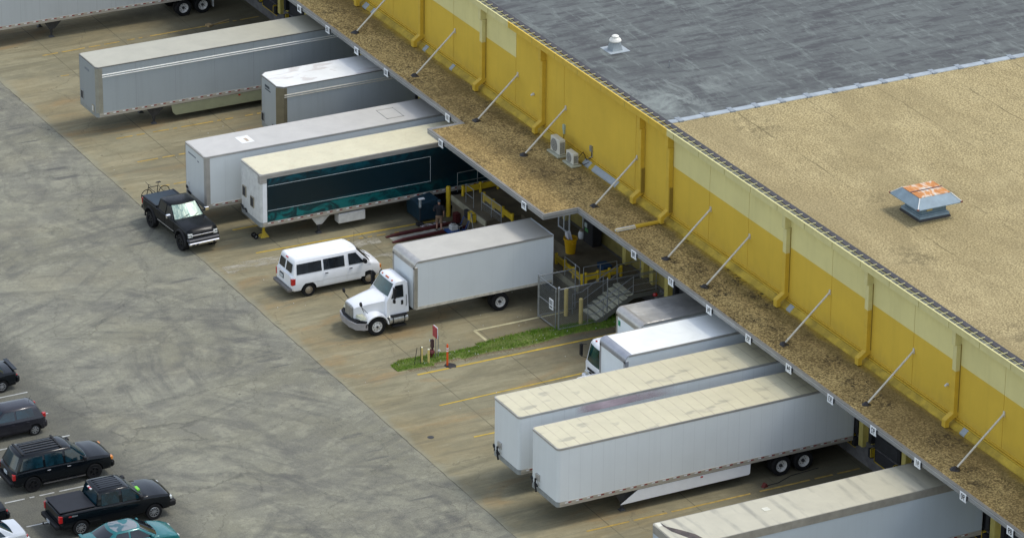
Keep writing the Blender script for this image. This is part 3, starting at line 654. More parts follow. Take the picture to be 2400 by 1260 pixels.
railing([(-35.6, 12.95), (-35.62, 15.4)], 1.25, 2.35, pl); railing([(-32.7, 12.92), (-30.5, 12.98)], 1.25, 2.3, pl, True); railing([(-34.1, 12.7), (-33.2, 12.7)], 1.25, 2.3, pl)
railing([(-23.1, 12.84), (-21.5, 12.84)], 1.25, 2.3, pl); railing([(-21.45, 13.05), (-21.42, 15.0)], 1.25, 2.3, pl)
# stairs
st = thing("steel_stairs", "concrete-tread stairs with pipe railings behind the wire fence", "stairs", (0, 0, 0))
n = 7
for i in range(n):
    y = 12.75+i*.30; z = .18*(i+1)
    g = MB(); g.box(-21.0, -19.4, y, y+.33, z-.07, z, 0)
    g.box(-20.99, -19.41, y, y+.03, z-.18, z-.06, 1)
    g.build("tread", [simple("tread_concrete", (.62, .61, .46), .9, 0, .35, 4), simple("riser", (.20, .195, .15), .9)], st)
g = MB(); g.box(-21.0, -19.4, 14.85, 16.4, 1.15, 1.25); g.build("landing", PLATC, st)
g = MB()
for x in (-21.02, -19.41): g.prism([(12.7, 0), (12.7, .16), (14.85, 1.25), (16.4, 1.25), (16.4, 1.0), (14.9, 1.0), (12.95, 0)], 'x', x-.03, x+.03)
g.build("stringer", simple("painted_stringer", (.16, .16, .13), .8), st)
for x in (-21.05, -19.38):
    g = MB()
    for dz in (1.0, .5): g.path([(x, 12.2, .1+dz), (x, 12.75, .15+dz), (x, 14.85, 1.25+dz), (x, 16.3, 1.25+dz)], .022, 6)
    for y, z in ((12.2, 0), (13.1, .3), (14.0, .75), (14.85, 1.25), (16.2, 1.25)): g.cyl((x, y, z), (x, y, (.1 if y < 12.5 else z)+1.03), .022, n=6)
    g.build("railing", STEEL, st, smooth=40)
# fence with gate
fe = thing("chain_link_fence", "galvanised chain-link enclosure with gate around the stairs", "fence")
def panel(name, a, b, h=2.3, z0=.08, wire=True):
    g = MB(); a = Vector((*a, 0)); b = Vector((*b, 0))
    for z in (z0, h): g.cyl((a.x, a.y, z), (b.x, b.y, z), .028, n=6)
    g.add([(a.x, a.y, z0), (b.x, b.y, z0), (b.x, b.y, h), (a.x, a.y, h)], [(0, 1, 2, 3)], 1)
    return g
g = panel("gate", (-21.48, 10.46), (-19.66, 10.5)); 
for x in (-21.48, -19.66): g.cyl((x, 10.47, .05), (x, 10.47, 2.32), .03, n=8)
g.cyl((-21.48, 10.47, 1.2), (-19.66, 10.5, 1.2), .022, n=6)
gt = g.build("gate", [STEEL, CHAIN], fe, smooth=40)
panel("p", (-19.5, 10.6), (-19.5, 13.4)).build("mesh_panel", [STEEL, CHAIN], fe, smooth=40)
panel("p", (-19.5, 13.4), (-19.5, 16.3), 2.28, 1.3).build("mesh_panel", [STEEL, CHAIN], fe, smooth=40)
panel("p", (-21.5, 10.46), (-21.5, 12.6)).build("mesh_panel", [STEEL, CHAIN], fe, smooth=40)
for x, y, h, r in ((-19.52, 10.57, 2.4, .05), (-21.53, 10.46, 2.4, .045), (-19.5, 13.4, 2.35, .035), (-21.5, 12.6, 2.5, .035)):
    g = MB(); g.cyl((x, y, 0), (x, y, h), r, n=10); g.cyl((x, y, h), (x, y, h+.07), r*1.4, r*.4, n=10); g.build("fence_post", STEEL, fe, smooth=40)
g = MB(); g.box(-20.22, -19.80, 10.38, 10.41, 1.05, 1.62, 0)
for k in range(5): g.box(-20.17, -19.85+(-.06*(k % 2)), 10.372, 10.381, 1.52-k*.05, 1.54-k*.05, 1)
g.box(-20.15, -19.88, 10.37, 10.381, 1.15, 1.22, 1)
tag(g.build("gate_notice", [WHITE, INK]), "small white notice with black lines hung on the wire gate", "sign")
# dock number plates (the photograph is laterally reversed, so the numerals read mirrored)
nums = {89: 13.9586+S, 90: 13.9586, 91: 13.9586-S, 92: 13.9586-2*S, 93: 13.9586-3*S, 94: 13.9586-4*S, 95: 13.9586-5*S, 96: 13.9586-6*S, 97: 13.9586-7*S, 98: 13.9586-8*S,
        101: -37.145, 103: -37.145-2*S, 104: -37.145-3*S, 105: -37.145-4*S, 106: -37.145-5*S, 99: -24.45, 100: -34.0}
for nno, x in nums.items():
    yy = 11.1 if nno in (99, 100) else 13.10
    txt = {106: '106', 105: '105', 104: '104', 103: '103', 101: '101', 100: '100'}.get(nno, str(nno))
    t = thing("dock_number_sign", "white plate with mirror-reversed black number %d on the canopy edge" % nno, "number sign", (x, yy, 5.0), 0, "dock number plates along the canopy edge")
    g = MB(); g.box(-.25, .25, 0, .03, -.22, .19); g.build("plate", WHITE, t); g = MB(); g.box(.25, .31, .005, .04, -.12, .12); g.build("bracket", MATTBLK, t)
    text_mesh(txt, .40 if nno < 100 else .36, "numeral", INK, t, m_negy(0, -.004, -.015), sx=.80 if nno < 100 else .64)
# ------------------------------------------------------------------ wheels
def tyre_prof(r, w, rr):
    return [(rr, -w/2*.9), (r*.93, -w/2), (r, -w/2*.72), (r, w/2*.72), (r*.93, w/2), (rr, w/2*.9), (rr*.97, 0)]
def make_wheel(parent, c, r, w, rr, side, rimmat, style='spoke', name="wheel"):
    """c = wheel centre in the vehicle's frame (axle along Y), side = +1/-1: which way the outer face looks"""
    g = MB(); g.lathe(tyre_prof(r, w, rr), 'y', (0, 0, 0), 30, closed=True)
    t = g.build(name, TYRE, parent, smooth=35, loc=c)
    s = side; g = MB()
    if style == 'deep':      # outer dual of a heavy vehicle: dished rim with hand holes
        g.lathe([(rr*1.0, s*w*.46), (rr*.93, s*w*.46), (rr*.86, s*w*.15), (rr*.80, -s*w*.02), (rr*.50, -s*w*.05), (rr*.40, s*w*.02), (0, s*w*.02)], 'y', n=26)
        hub = MB(); hub.lathe([(rr*.30, -s*w*.05), (rr*.27, s*w*.30), (rr*.16, s*w*.36), (0, s*w*.36)], 'y', n=14, mi=0)
        for k in range(8):
            a = k*math.pi/4+.2; hub.lathe([(0, 0), (rr*.085, 0)], 'y', (math.cos(a)*rr*.62, -s*w*.03, math.sin(a)*rr*.62), 8, 1)
        rim = g.build("rim", rimmat, t, smooth=40); hub.build("hub", [DSTEEL, MATTBLK], t, smooth=40)
    elif style == 'dome':    # heavy front wheel
        g.lathe([(rr, s*w*.44), (rr*.9, s*w*.46), (rr*.82, s*w*.30), (rr*.62, s*w*.36), (rr*.45, s*w*.48), (0, s*w*.48)], 'y', n=26)
        g.build("rim", rimmat, t, smooth=40); hub = MB()
        for k in range(8):
            a = k*math.pi/4; hub.cyl((math.cos(a)*rr*.72, s*w*.32, math.sin(a)*rr*.72), (math.cos(a)*rr*.72, s*w*.37, math.sin(a)*rr*.72), rr*.08, n=8)
        hub.cyl((0, s*w*.3, 0), (0, s*w*.62, 0), rr*.24, rr*.20, n=12); hub.build("hub", DSTEEL, t, smooth=40)
    else:
        g.lathe([(rr, s*w*.44), (rr*.92, s*w*.46), (rr*.88, s*w*.28), (rr*.80, s*w*.06), (0, s*w*.06)], 'y', n=26, mi=1)
        g.lathe([(rr*1.0, s*w*.44), (rr*.9, s*w*.47), (rr*.88, s*w*.36)], 'y', n=26, mi=0)
        ns = 5 if style == 'spoke5' else (10 if style == 'multi' else 7)
        if style == 'cap':
            g.lathe([(rr*.9, s*w*.30), (rr*.6, s*w*.36), (rr*.5, s*w*.46), (0, s*w*.48)], 'y', n=20, mi=0)
        else:
            for k in range(ns):
                a = 2*math.pi*k/ns; ca, sa = math.cos(a), math.sin(a); hw = rr*(.16 if ns < 8 else .075)
                P = lambda q, h, y: (ca*q-sa*h, y, sa*q+ca*h)
                y0, y1 = sorted((s*w*.26, s*w*.40))
                vs = [P(rr*.12, -hw, y0), P(rr*.92, -hw*.8, y0), P(rr*.92, hw*.8, y0), P(rr*.12, hw, y0), P(rr*.12, -hw, y1), P(rr*.92, -hw*.8, y1), P(rr*.92, hw*.8, y1), P(rr*.12, hw, y1)]
                g.add(vs, [(0, 1, 2, 3), (4, 5, 6, 7), (0, 1, 5, 4), (1, 2, 6, 5), (2, 3, 7, 6), (3, 0, 4, 7)], 0)
            g.cyl((0, s*w*.1, 0), (0, s*w*.44, 0), rr*.2, n=12, mi=0)
        g.build("rim", [rimmat, MATTBLK], t, smooth=40)
    return t

# ------------------------------------------------------------------ semi trailers  (length along +Y, front at y=0, x centred)
WX = Matrix.Rotation(R(90), 4, 'Z')
def xwheel(parent, c, r, w, rr, side, mat, style):
    """wheel whose axle lies along X"""
    t = make_wheel(parent, c, r, w, rr, -side, mat, style); t.rotation_euler = (0, 0, R(90)); return t
def trailer(name, label, xn, y0, L, side, roof, zt=4.11, post=ALU, postw=.16, round_front=False, rail=RAIL, skirt=None, skirt_y=None, leg_y=3.2, wheels=True, wheel_y=None,
            stripe=False, wide_rail=False, tape=1, group="white and grey semi trailers backed up to the docks", flap=False, legmat=DSTEEL, chamf=0.0, toprail=ALU, brace=DSTEEL, front=None):
    xc = xn-1.3; t = thing(name, label, "trailer", (xc, y0, 0), 0, group)
    zb = 1.08; hw = 1.3; rb = .24; ch = .12 if round_front else (.10 if chamf == 0 else chamf)
    # body: plan outline with cut or rounded front corners
    if round_front: arc = [(hw-.18+.18*math.sin(a), .18-.18*math.cos(a)) for a in [i*math.pi/10 for i in range(6)]]
    else: arc = [(hw-ch, 0), (hw, ch)]
    outl = [(-x, y) for x, y in reversed(arc)]; outl = outl + arc + [(hw, L), (-hw, L)]
    g = MB(); g.prism(outl, 'z', zb+rb*.4, zt-.06)
    g.build("body", side, t, smooth=25 if round_front else None)
    if front is not None or not round_front:
        g = MB(); g.box(-hw+ch+.02, hw-ch-.02, -.012, 0, zb+.26, zt-.12); g.build("front_panel", front or side, t)
    # corner posts
    if not round_front:
        for sx in (-1, 1):
            g = MB(); q = [(sx*(hw-ch-.03), -.016), (sx*(hw-ch), -.02), (sx*(hw+.008), ch-.01), (sx*(hw+.008), ch+postw), (sx*hw, ch+postw), (sx*hw, ch+.02), (sx*(hw-ch-.03), 0)]
            g.prism(q, 'z', zb+.2, zt-.08); g.build("corner_post", post, t)
    # bottom rails with reflective tape, front sill
    o2 = .012; g = MB(); rh = rb if not wide_rail else rb
    for sx in (-1, 1):
        a, b = sorted((sx*(hw+o2), sx*(hw-.06))); g.box(a, b, ch+.01, L, zb, zb+rb*.55, 0); a, b = sorted((sx*(hw+o2*1.8), sx*(hw-.06))); g.box(a, b, ch+.01, L, zb+rb*.55, zb+rb, 0)
        a, b = sorted((sx*(hw+o2*1.3), sx*(hw-.04)));
        k = 0; y = .4
        while y < L-.6 and tape:
            x_ = sx*(hw+o2*1.8+.004); a, b = sorted((x_, x_-sx*.02))
            g.box(a, b, y, y+.17, zb+rb*.62, zb+rb*.86, 1); g.box(a, b, y+.171, y+.34, zb+rb*.62, zb+rb*.86, 2) ; y += .58
    g.build("side_rail", [rail, simple("tape_white", (.75, .76, .76), .4, 0, .2, 9), simple("tape_red", (.24, .015, .02), .4, 0, .3, 9)], t)
    g = MB(); oo = [(x*1.006, y-.015) for x, y in outl[:len(arc)*2]]; g.prism(oo+[(hw, .5), (-hw, .5)], 'z', zb, zb+rb+.02); g.build("front_sill", simple("sill_metal", (.30, .32, .31), .5, .3, .25, 3), t, smooth=25 if round_front else None)
    # top rail and roof
    g = MB(); th = (.11 if toprail is ALU else .06) if not wide_rail else .40; o3 = [(x*1.008, y-.02 if y < 1 else y+.01) for x, y in outl]; i3 = [(x*.985, y+.03 if y < 1 else y-.03) for x, y in outl]
    g.loft([[(x, y, zt-th) for x, y in o3], [(x, y, zt-.005) for x, y in o3], [(x, y, zt-.005) for x, y in i3], [(x, y, zt-th) for x, y in i3]], closed=True, caps=False)
    g.build("top_rail", toprail, t, smooth=25 if round_front else None)
    g = MB(); g.loft([[(x, y, zt-.03) for x, y in i3], [(x*.985, y, zt+.004) for x, y in i3], [(x*.5, y, zt+.02) for x, y in i3]]); g.build("roof", roof, t)
    g = MB(); g.box(-hw, hw, .3, L-.2, zb-.02, zb+.05); g.box(-.5, -.4, 3, L-.3, .8, zb); g.box(.4, .5, 3, L-.3, .8, zb); g.build("underframe", MATTBLK, t)
    g = MB(); g.box(-hw+.03, hw-.03, L, L+.05, zb+.05, zt-.1); g.build("rear_door", OFFW, t)
    if stripe:
        g = MB()
        for z in (zt-.50, zt-.62):
            for sx in (-1, 1):
                g.cyl((sx*(hw+.012), .35, z), (sx*(hw+.012), L-.05, z), .034, n=10)
        g.build("rub_rail", simple("painted_glint_rub_rail", (.90, .88, .80), .25, 0, .1, 3) if stripe == 2 else simple("tan_rub_rail", (.62, .58, .48), .4, 0, .2, 3), t)  # bright variant: glint off the chrome painted as a near-white colour
    # landing gear
    for sx in (-1, 1):
        g = MB(); x = sx*.95; g.box(x-.07, x+.07, leg_y-.07, leg_y+.07, .30, 1.1, 0); g.box(x-.05, x+.05, leg_y-.05, leg_y+.05, .05, .35, 0)
        leg = g.build("landing_leg", legmat, t)
        f = MB(); f.loft([[(x-.14, leg_y-.17, .0), (x+.14, leg_y-.17, .0), (x+.14, leg_y+.17, 0), (x-.14, leg_y+.17, 0)], [(x-.07, leg_y-.08, .1), (x+.07, leg_y-.08, .1), (x+.07, leg_y+.08, .1), (x-.07, leg_y+.08, .1)]]); f.build("foot", legmat, leg)
        f = MB(); f.prism([(leg_y-.55, 1.1), (leg_y+.75, 1.1), (leg_y+.16, .52), (leg_y-.16, .52)], 'x', x+sx*.10, x+sx*.12); f.build("brace", brace, leg)
    # skirts
    if skirt is not None:
        a, b = skirt_y
        for sx in (-1, 1):
            g = MB(); xx = sx*(hw-.02)
            if skirt == 'white': pl_ = [(a+.0, .80), (a+.65, zb), (b, zb), (b+.0, .62), (b-.12, .56), (a+1.5, .62)]
            else: pl_ = [(a, zb), (b, zb), (b, .42), (a+.28, .42), (a+.1, .60)]
            if skirt == 'white': pl_ = [(a-.1, .46), (a+.9, zb+.02), (b, zb+.02), (b-.02, .56), (b-.1, .50)]
            g.prism(pl_, 'x', xx-.015, xx+.015); sk = g.build("side_skirt", WHITEP if skirt == 'white' else simple("olive_skirt", (.27, .28, .17), .6, 0, .15, 1), t)
            f = MB(); f.box(xx+.016, xx+.03, a+4.2, a+4.33, .93, 1.0); f.build("marker_lamp", RED, sk)
    if wheels:
        wy = wheel_y or (12.22, 13.46)
        for y in wy:
            g = MB(); g.cyl((-1.0, y, .52), (1.0, y, .52), .07, n=8); g.build("axle", DSTEEL, t)
            for sx in (-1, 1):
                xwheel(t, (sx*1.12, y, .52), .52, .27, .30, sx, RIMW, 'deep'); xwheel(t, (sx*.80, y, .52), .52, .27, .30, sx, RIMW, 'deep')
        if flap:
            for sx in (-1, 1):
                g = MB(); g.box(sx*1.27-.3 if sx > 0 else sx*1.27, sx*1.27 if sx > 0 else sx*1.27+.3, wy[-1]+.68, wy[-1]+.70, .3, 1.1); g.build("mud_flap", OFFW, t)
    return t
SA = m_trailer_side("grey_trailer_side", (.46, .50, .51), 1.22, .30, .30)
SB = m_trailer_side("slate_trailer_side", (.34, .39, .41), 2.44, .38, .30)
SF = m_trailer_side("short_trailer_side", (.42, .465, .475), 2.44, .25, .25)
SH = m_trailer_side("pale_trailer_side", (.68, .73, .73), 1.22, .14, .12)
SD = m_trailer_side("white_trailer_side", (.76, .80, .79), .61, .16, .10)
SG = m_trailer_side("blue_white_trailer_side", (.50, .58, .63), .61, .05, .12)
RB = m_trailer_roof("grey_beige_roof", (.42, .40, .31), 'plain'); RH = m_trailer_roof("light_grey_roof", (.51, .49, .445), 'plain')
RF = m_trailer_roof("white_patched_roof", (.80, .80, .76), 'patch'); RT_ = m_trailer_roof("cream_roof", (.66, .61, .42), 'veins')
RD = m_trailer_roof("seamed_cream_roof", (.58, .53, .355), 'seams'); RG = m_trailer_roof("rippled_roof", (.50, .465, .345), 'waves')
GP = "semi trailers backed up to the docks"
def steel_post(n, c): return simple(n, c, .4, .35, .15, 2)
tA = trailer("semi_trailer", "long grey trailer farthest away, cut by the corner of the picture", -70.2, -3.5, 18.4, SA, RB, post=ALU, leg_y=6.9, wheel_y=(15.45, 16.72), flap=True, group=GP)
tA.location.y = -3.5
tB = trailer("semi_trailer", "slate grey trailer with bright double rub rail and olive side skirt", -54.62, -.25, 16.4, SB, RB, post=steel_post("taupe_post", (.34, .33, .27)), postw=.24, leg_y=3.6, skirt='olive', skirt_y=(4.55, 11.6), stripe=2, toprail=simple("dark_top_rail", (.16, .155, .14), .6, 0, .3, 4), group=GP, brace=DSTEEL, chamf=.14)
tF = trailer("semi_trailer", "short trailer with patched bright white roof and brown corner post", -47.25, 7.67, 8.5, SF, RF, post=steel_post("brown_post", (.22, .19, .12)), postw=.20, leg_y=2.5, wheel_y=(6.2, 7.1), stripe=1, toprail=simple("dark_top_rail", (.16, .155, .14), .6, 0, .3, 4), chamf=.32, group=GP)
tH = trailer("semi_trailer", "light grey-roofed trailer behind the teal one, chrome corner post", -39.75, -.17, 16.3, SH, RH, post=steel_post("bright_post", (.42, .40, .36)), postw=.22, leg_y=3.2, group=GP, chamf=.08)
tT = trailer("semi_trailer", "cream-roofed trailer with dark teal printed curtain side", -36.17, 1.47, 14.6, OFFW, RT_, round_front=True, post=ALU, leg_y=3.55, wheel_y=(10.3, 11.55), group=GP, wide_rail=False, brace=OFFW)
tE = trailer("semi_trailer", "white trailer with seamed cream roof and faint red stain along its side", -3.80, -.03, 16.2, SD, RD, round_front=True, leg_y=3.6, group=GP)
tD = trailer("semi_trailer", "nearest fully seen white trailer with white side skirt and seamed cream roof", 0.0, 0.0, 16.15, SD, RD, round_front=True, leg_y=3.65, skirt='white', skirt_y=(3.5, 10.45), group=GP)
tG = trailer("semi_trailer", "trailer at the bottom edge with rippled beige roof and torn dark front corner", 11.1, .2, 16.0, SG, RG, round_front=False, leg_y=3.6, wide_rail=True, toprail=simple("taupe_top_rail", (.34, .32, .27), .5, .2, .2, 2), group=GP, chamf=.12)
def child(t, name, g, mat, **k): return g.build(name, mat, t, **k)
# A: nothing more.  B: front boxes and lettering patch
g = MB(); g.box(-.98, -.62, -.05, -.012, 1.55, 2.08, 0); g.box(-.93, -.67, -.052, -.048, 1.6, 2.03, 1); child(tB, "connection_box", g, [simple("frame_grey", (.3, .3, .28)), MATTBLK])
g = MB(); g.box(.62, .92, -.05, -.012, 1.30, 1.72, 0); g.box(.67, .87, -.052, -.048, 1.35, 1.67, 1); child(tB, "document_box", g, [simple("box_beige", (.35, .30, .2)), OFFW])
g = MB(); g.box(-.35, .28, -.02, -.013, 3.53, 3.66); child(tB, "faded_lettering", g, simple("grey_letters", (.20, .22, .24), .6, 0, .5, 30))
g = MB(); g.box(-.98, -.60, -.05, -.012, 1.40, 1.95, 0); g.box(-.93, -.65, -.052, -.048, 1.45, 1.9, 1); child(tF, "connection_box", g, [simple("frame_grey", (.3, .3, .28)), MATTBLK])
g = MB(); g.box(.45, .75, -.05, -.012, 1.30, 1.72, 0); g.box(.5, .7, -.052, -.048, 1.35, 1.67, 1); child(tF, "document_box", g, [simple("frame_grey", (.3, .3, .28)), MATTBLK])
g = MB(); g.box(-.50, .10, -.02, -.013, 3.60, 3.75, 0); g.box(-.5, .25, -.021, -.013, 3.46, 3.53, 0); child(tF, "faded_lettering", g, simple("dark_letters", (.05, .06, .07), .6, 0, .6, 30))
# roof patch / hatches
g = MB(); g.box(-.55, .45, 2.6, 3.35, 4.13, 4.14); child(tH, "roof_patch", g, simple("white_patch", (.78, .77, .72), .5, 0, .15, 3))
g = MB(); g.box(-.2, .25, 2.95, 3.12, 4.141, 4.146); child(tH, "roof_stain", g, simple("brown_stain", (.45, .36, .26), .7, 0, .2, 5))
g = MB()
for a in ((-.7, .7, 11.2, 11.24), (-.7, .7, 12.2, 12.24), (-.7, -.66, 11.2, 12.24), (.66, .7, 11.2, 12.24)): g.box(*a, 4.125, 4.15)
child(tH, "roof_hatch", g, ALU)
g = MB(); g.box(-.85, .15, -.02, -.013, 3.62, 3.70, 0); g.box(.35, .55, -.02, -.013, 3.52, 3.6, 0); child(tH, "faded_lettering", g, simple("grey_letters", (.20, .22, .24), .6, 0, .5, 30))
g = MB(); g.box(-.95, -.8, -.05, -.012, 1.75, 1.95); child(tH, "placard_holder", g, OFFW)
g = MB(); g.cyl((-1.1, -.06, 1.55), (-1.1, -.01, 1.55), .09, n=10); child(tH, "lamp_socket", g, MATTBLK)
g = MB(); g.path([(-.9, -.07, 1.62), (-.75, -.12, 1.42), (-.65, -.08, 1.3)], .035, 6); g.box(-1.0, -.55, -.06, -.012, 1.28, 1.38); child(tH, "air_couplings", g, MATTBLK)
# D and E front fittings
for t in (tD, tE):
    g = MB(); g.box(-.72, -.42, -.09, -.002, 1.70, 2.02); child(t, "coupling_box", g, ALU)
    g = MB(); g.cyl((-1.2, -.03, 1.55), (-1.2, .02, 1.55), .10, n=10); child(t, "lamp_socket", g, MATTBLK)
    g = MB(); g.path([(-.62, -.14, 1.80), (-.60, -.16, 1.5), (-.56, -.12, 1.12)], .045, 6); g.cyl((-.72, -.12, 1.55), (-.45, -.12, 1.45), .05, n=6); child(t, "air_couplings", g, MATTBLK)
    g = MB(); g.box(-1.22, -1.08, -.012, -.001, 1.28, 1.46); child(t, "data_plate", g, DSTEEL)
PK = NT("pink_stain"); yl = PK.sep(PK.pos(local=True))[1]; f_ = PK.math('MULTIPLY', PK.ramp(PK.math('DIVIDE', yl, 10), .3, .45), PK.ramp(PK.math('DIVIDE', yl, 10), .5, .85, (1, 1, 1), (0, 0, 0)))
PK.put(PK.b.inputs["Alpha"], PK.math('MULTIPLY', f_, PK.ramp(PK.noise(PK.pos((1, .4, 2), local=True), .9, 5, .6), .3, .6))); PK.fin((.66, .52, .54), .4)
g = MB(); g.box(1.312, 1.316, 2.8, 9.2, 3.62, 3.99); child(tE, "red_stain", g, PK.m)
# G: dark tear on the front roof corner, small roof vent
g = MB(); pts = [(-1.15, .35), (-.7, .42), (-.1, .85), (.5, 1.2), (1.18, 1.35), (1.18, .95), (.5, .68), (-.2, .38), (-.8, .30)]
g.prism(pts, 'z', 4.116, 4.136); child(tG, "roof_tear", g, simple("tear_brown", (.075, .055, .045), .6, 0, .6, 3))
g = MB(); g.prism([(-1.25, .12), (-1.2, .35), (-.75, .36), (-.1, .62), (.45, .95), (1.2, 1.0), (1.2, .25), (1.1, .05)], 'z', 4.11, 4.124); child(tG, "front_roof_cap", g, simple("pale_cap", (.66, .64, .52), .5, 0, .1, 2))
g = MB(); g.box(-.35, -.02, 5.1, 5.42, 4.12, 4.15, 0); child(tG, "roof_hatch", g, simple("pale_cap", (.66, .64, .52)))
# T: curtain print, frames, boxes
g = MB(); g.box(1.30, 1.318, .36, 14.4, 1.34, 3.86); child(tT, "printed_curtain", g, MURAL)
g = MB(); g.box(1.3, 1.33, .355, 14.5, 3.84, 4.075); child(tT, "curtain_frame", g, ALU)
g = MB(); g.box(1.02, 1.338, -.035, .352, 3.60, 4.072); child(tT, "corner_bracket", g, ALU)
g = MB(); g.box(1.2, 1.322, .12, .36, 1.34, 3.598); child(tT, "corner_panel", g, WHITEP)
g = MB()
def strip(y0, z0, y1, z1, w_=.024): 
    d = Vector((0, y1-y0, z1-z0)).normalized(); n = Vector((0, -d.z, d.y))*w_/2
    g.add([(1.323, y0-n.y, z0-n.z), (1.323, y1-n.y, z1-n.z), (1.323, y1+n.y, z1+n.z), (1.323, y0+n.y, z0+n.z), (1.317, y0-n.y, z0-n.z), (1.317, y1-n.y, z1-n.z), (1.317, y1+n.y, z1+n.z), (1.317, y0+n.y, z0+n.z)], [(0, 1, 2, 3), (0, 1, 5, 4), (2, 3, 7, 6)])
strip(.4, 3.40, 10.1, 3.36); strip(10.1, 3.38, 10.1, 1.90); strip(.4, 1.98, 10.1, 1.92)
child(tT, "white_outline", g, simple("outline_white", (.50, .55, .56), .5))
for z, x in ((2.45, -.75), (2.2, .25)):
    g = MB(); g.box(x-.22, x+.22, -.05, 0, z-.3, z+.3, 0); g.box(x-.17, x+.17, -.055, -.045, z-.25, z+.25, 1); child(tT, "front_vent", g, [simple("vent_tan", (.30, .27, .20)), DSTEEL])
g = MB(); g.path([(-1.0, -.05, 1.55), (-.8, -.09, 1.42), (-.55, -.07, 1.5), (-.4, -.06, 1.36)], .045, 6); child(tT, "air_couplings", g, MATTBLK)
g = MB(); g.box(.72, 1.28, 4.6, 6.2, .42, .98); child(tT, "tool_box", g, OFFW, bevel=.03)
# yellow trailer stand under the teal trailer's nose
ts = thing("trailer_stand", "yellow two-wheeled support stand under the nose of the teal trailer", "trailer stand", (-37.35, 2.15, 0))
g = MB(); g.loft([[(-.22, -.25, 0), (.22, -.25, 0), (.22, .25, 0), (-.22, .25, 0)], [(-.06, -.06, .3), (.06, -.06, .3), (.06, .06, .3), (-.06, .06, .3)], [(-.05, -.05, 1.05), (.05, -.05, 1.05), (.05, .05, 1.05), (-.05, .05, 1.05)]]); g.build("stand", YELLOW, ts)
for dx in (-.16, .16):
    g = MB(); g.lathe([(.14, -.03), (.14, .03), (.06, .035), (.06, -.035)], 'x', (dx, -.52, .14), 16, closed=True); g.lathe([(.06, -.02), (0, -.02)], 'x', (dx, -.52, .14), 12, 1); g.build("wheel", [TYRE, OFFW], ts, smooth=40)
g = MB(); g.cyl((-.16, -.52, .14), (.16, -.52, .14), .02, n=6); g.cyl((0, -.52, .14), (0, -.1, .25), .025, n=6); g.build("axle", DSTEEL, ts)
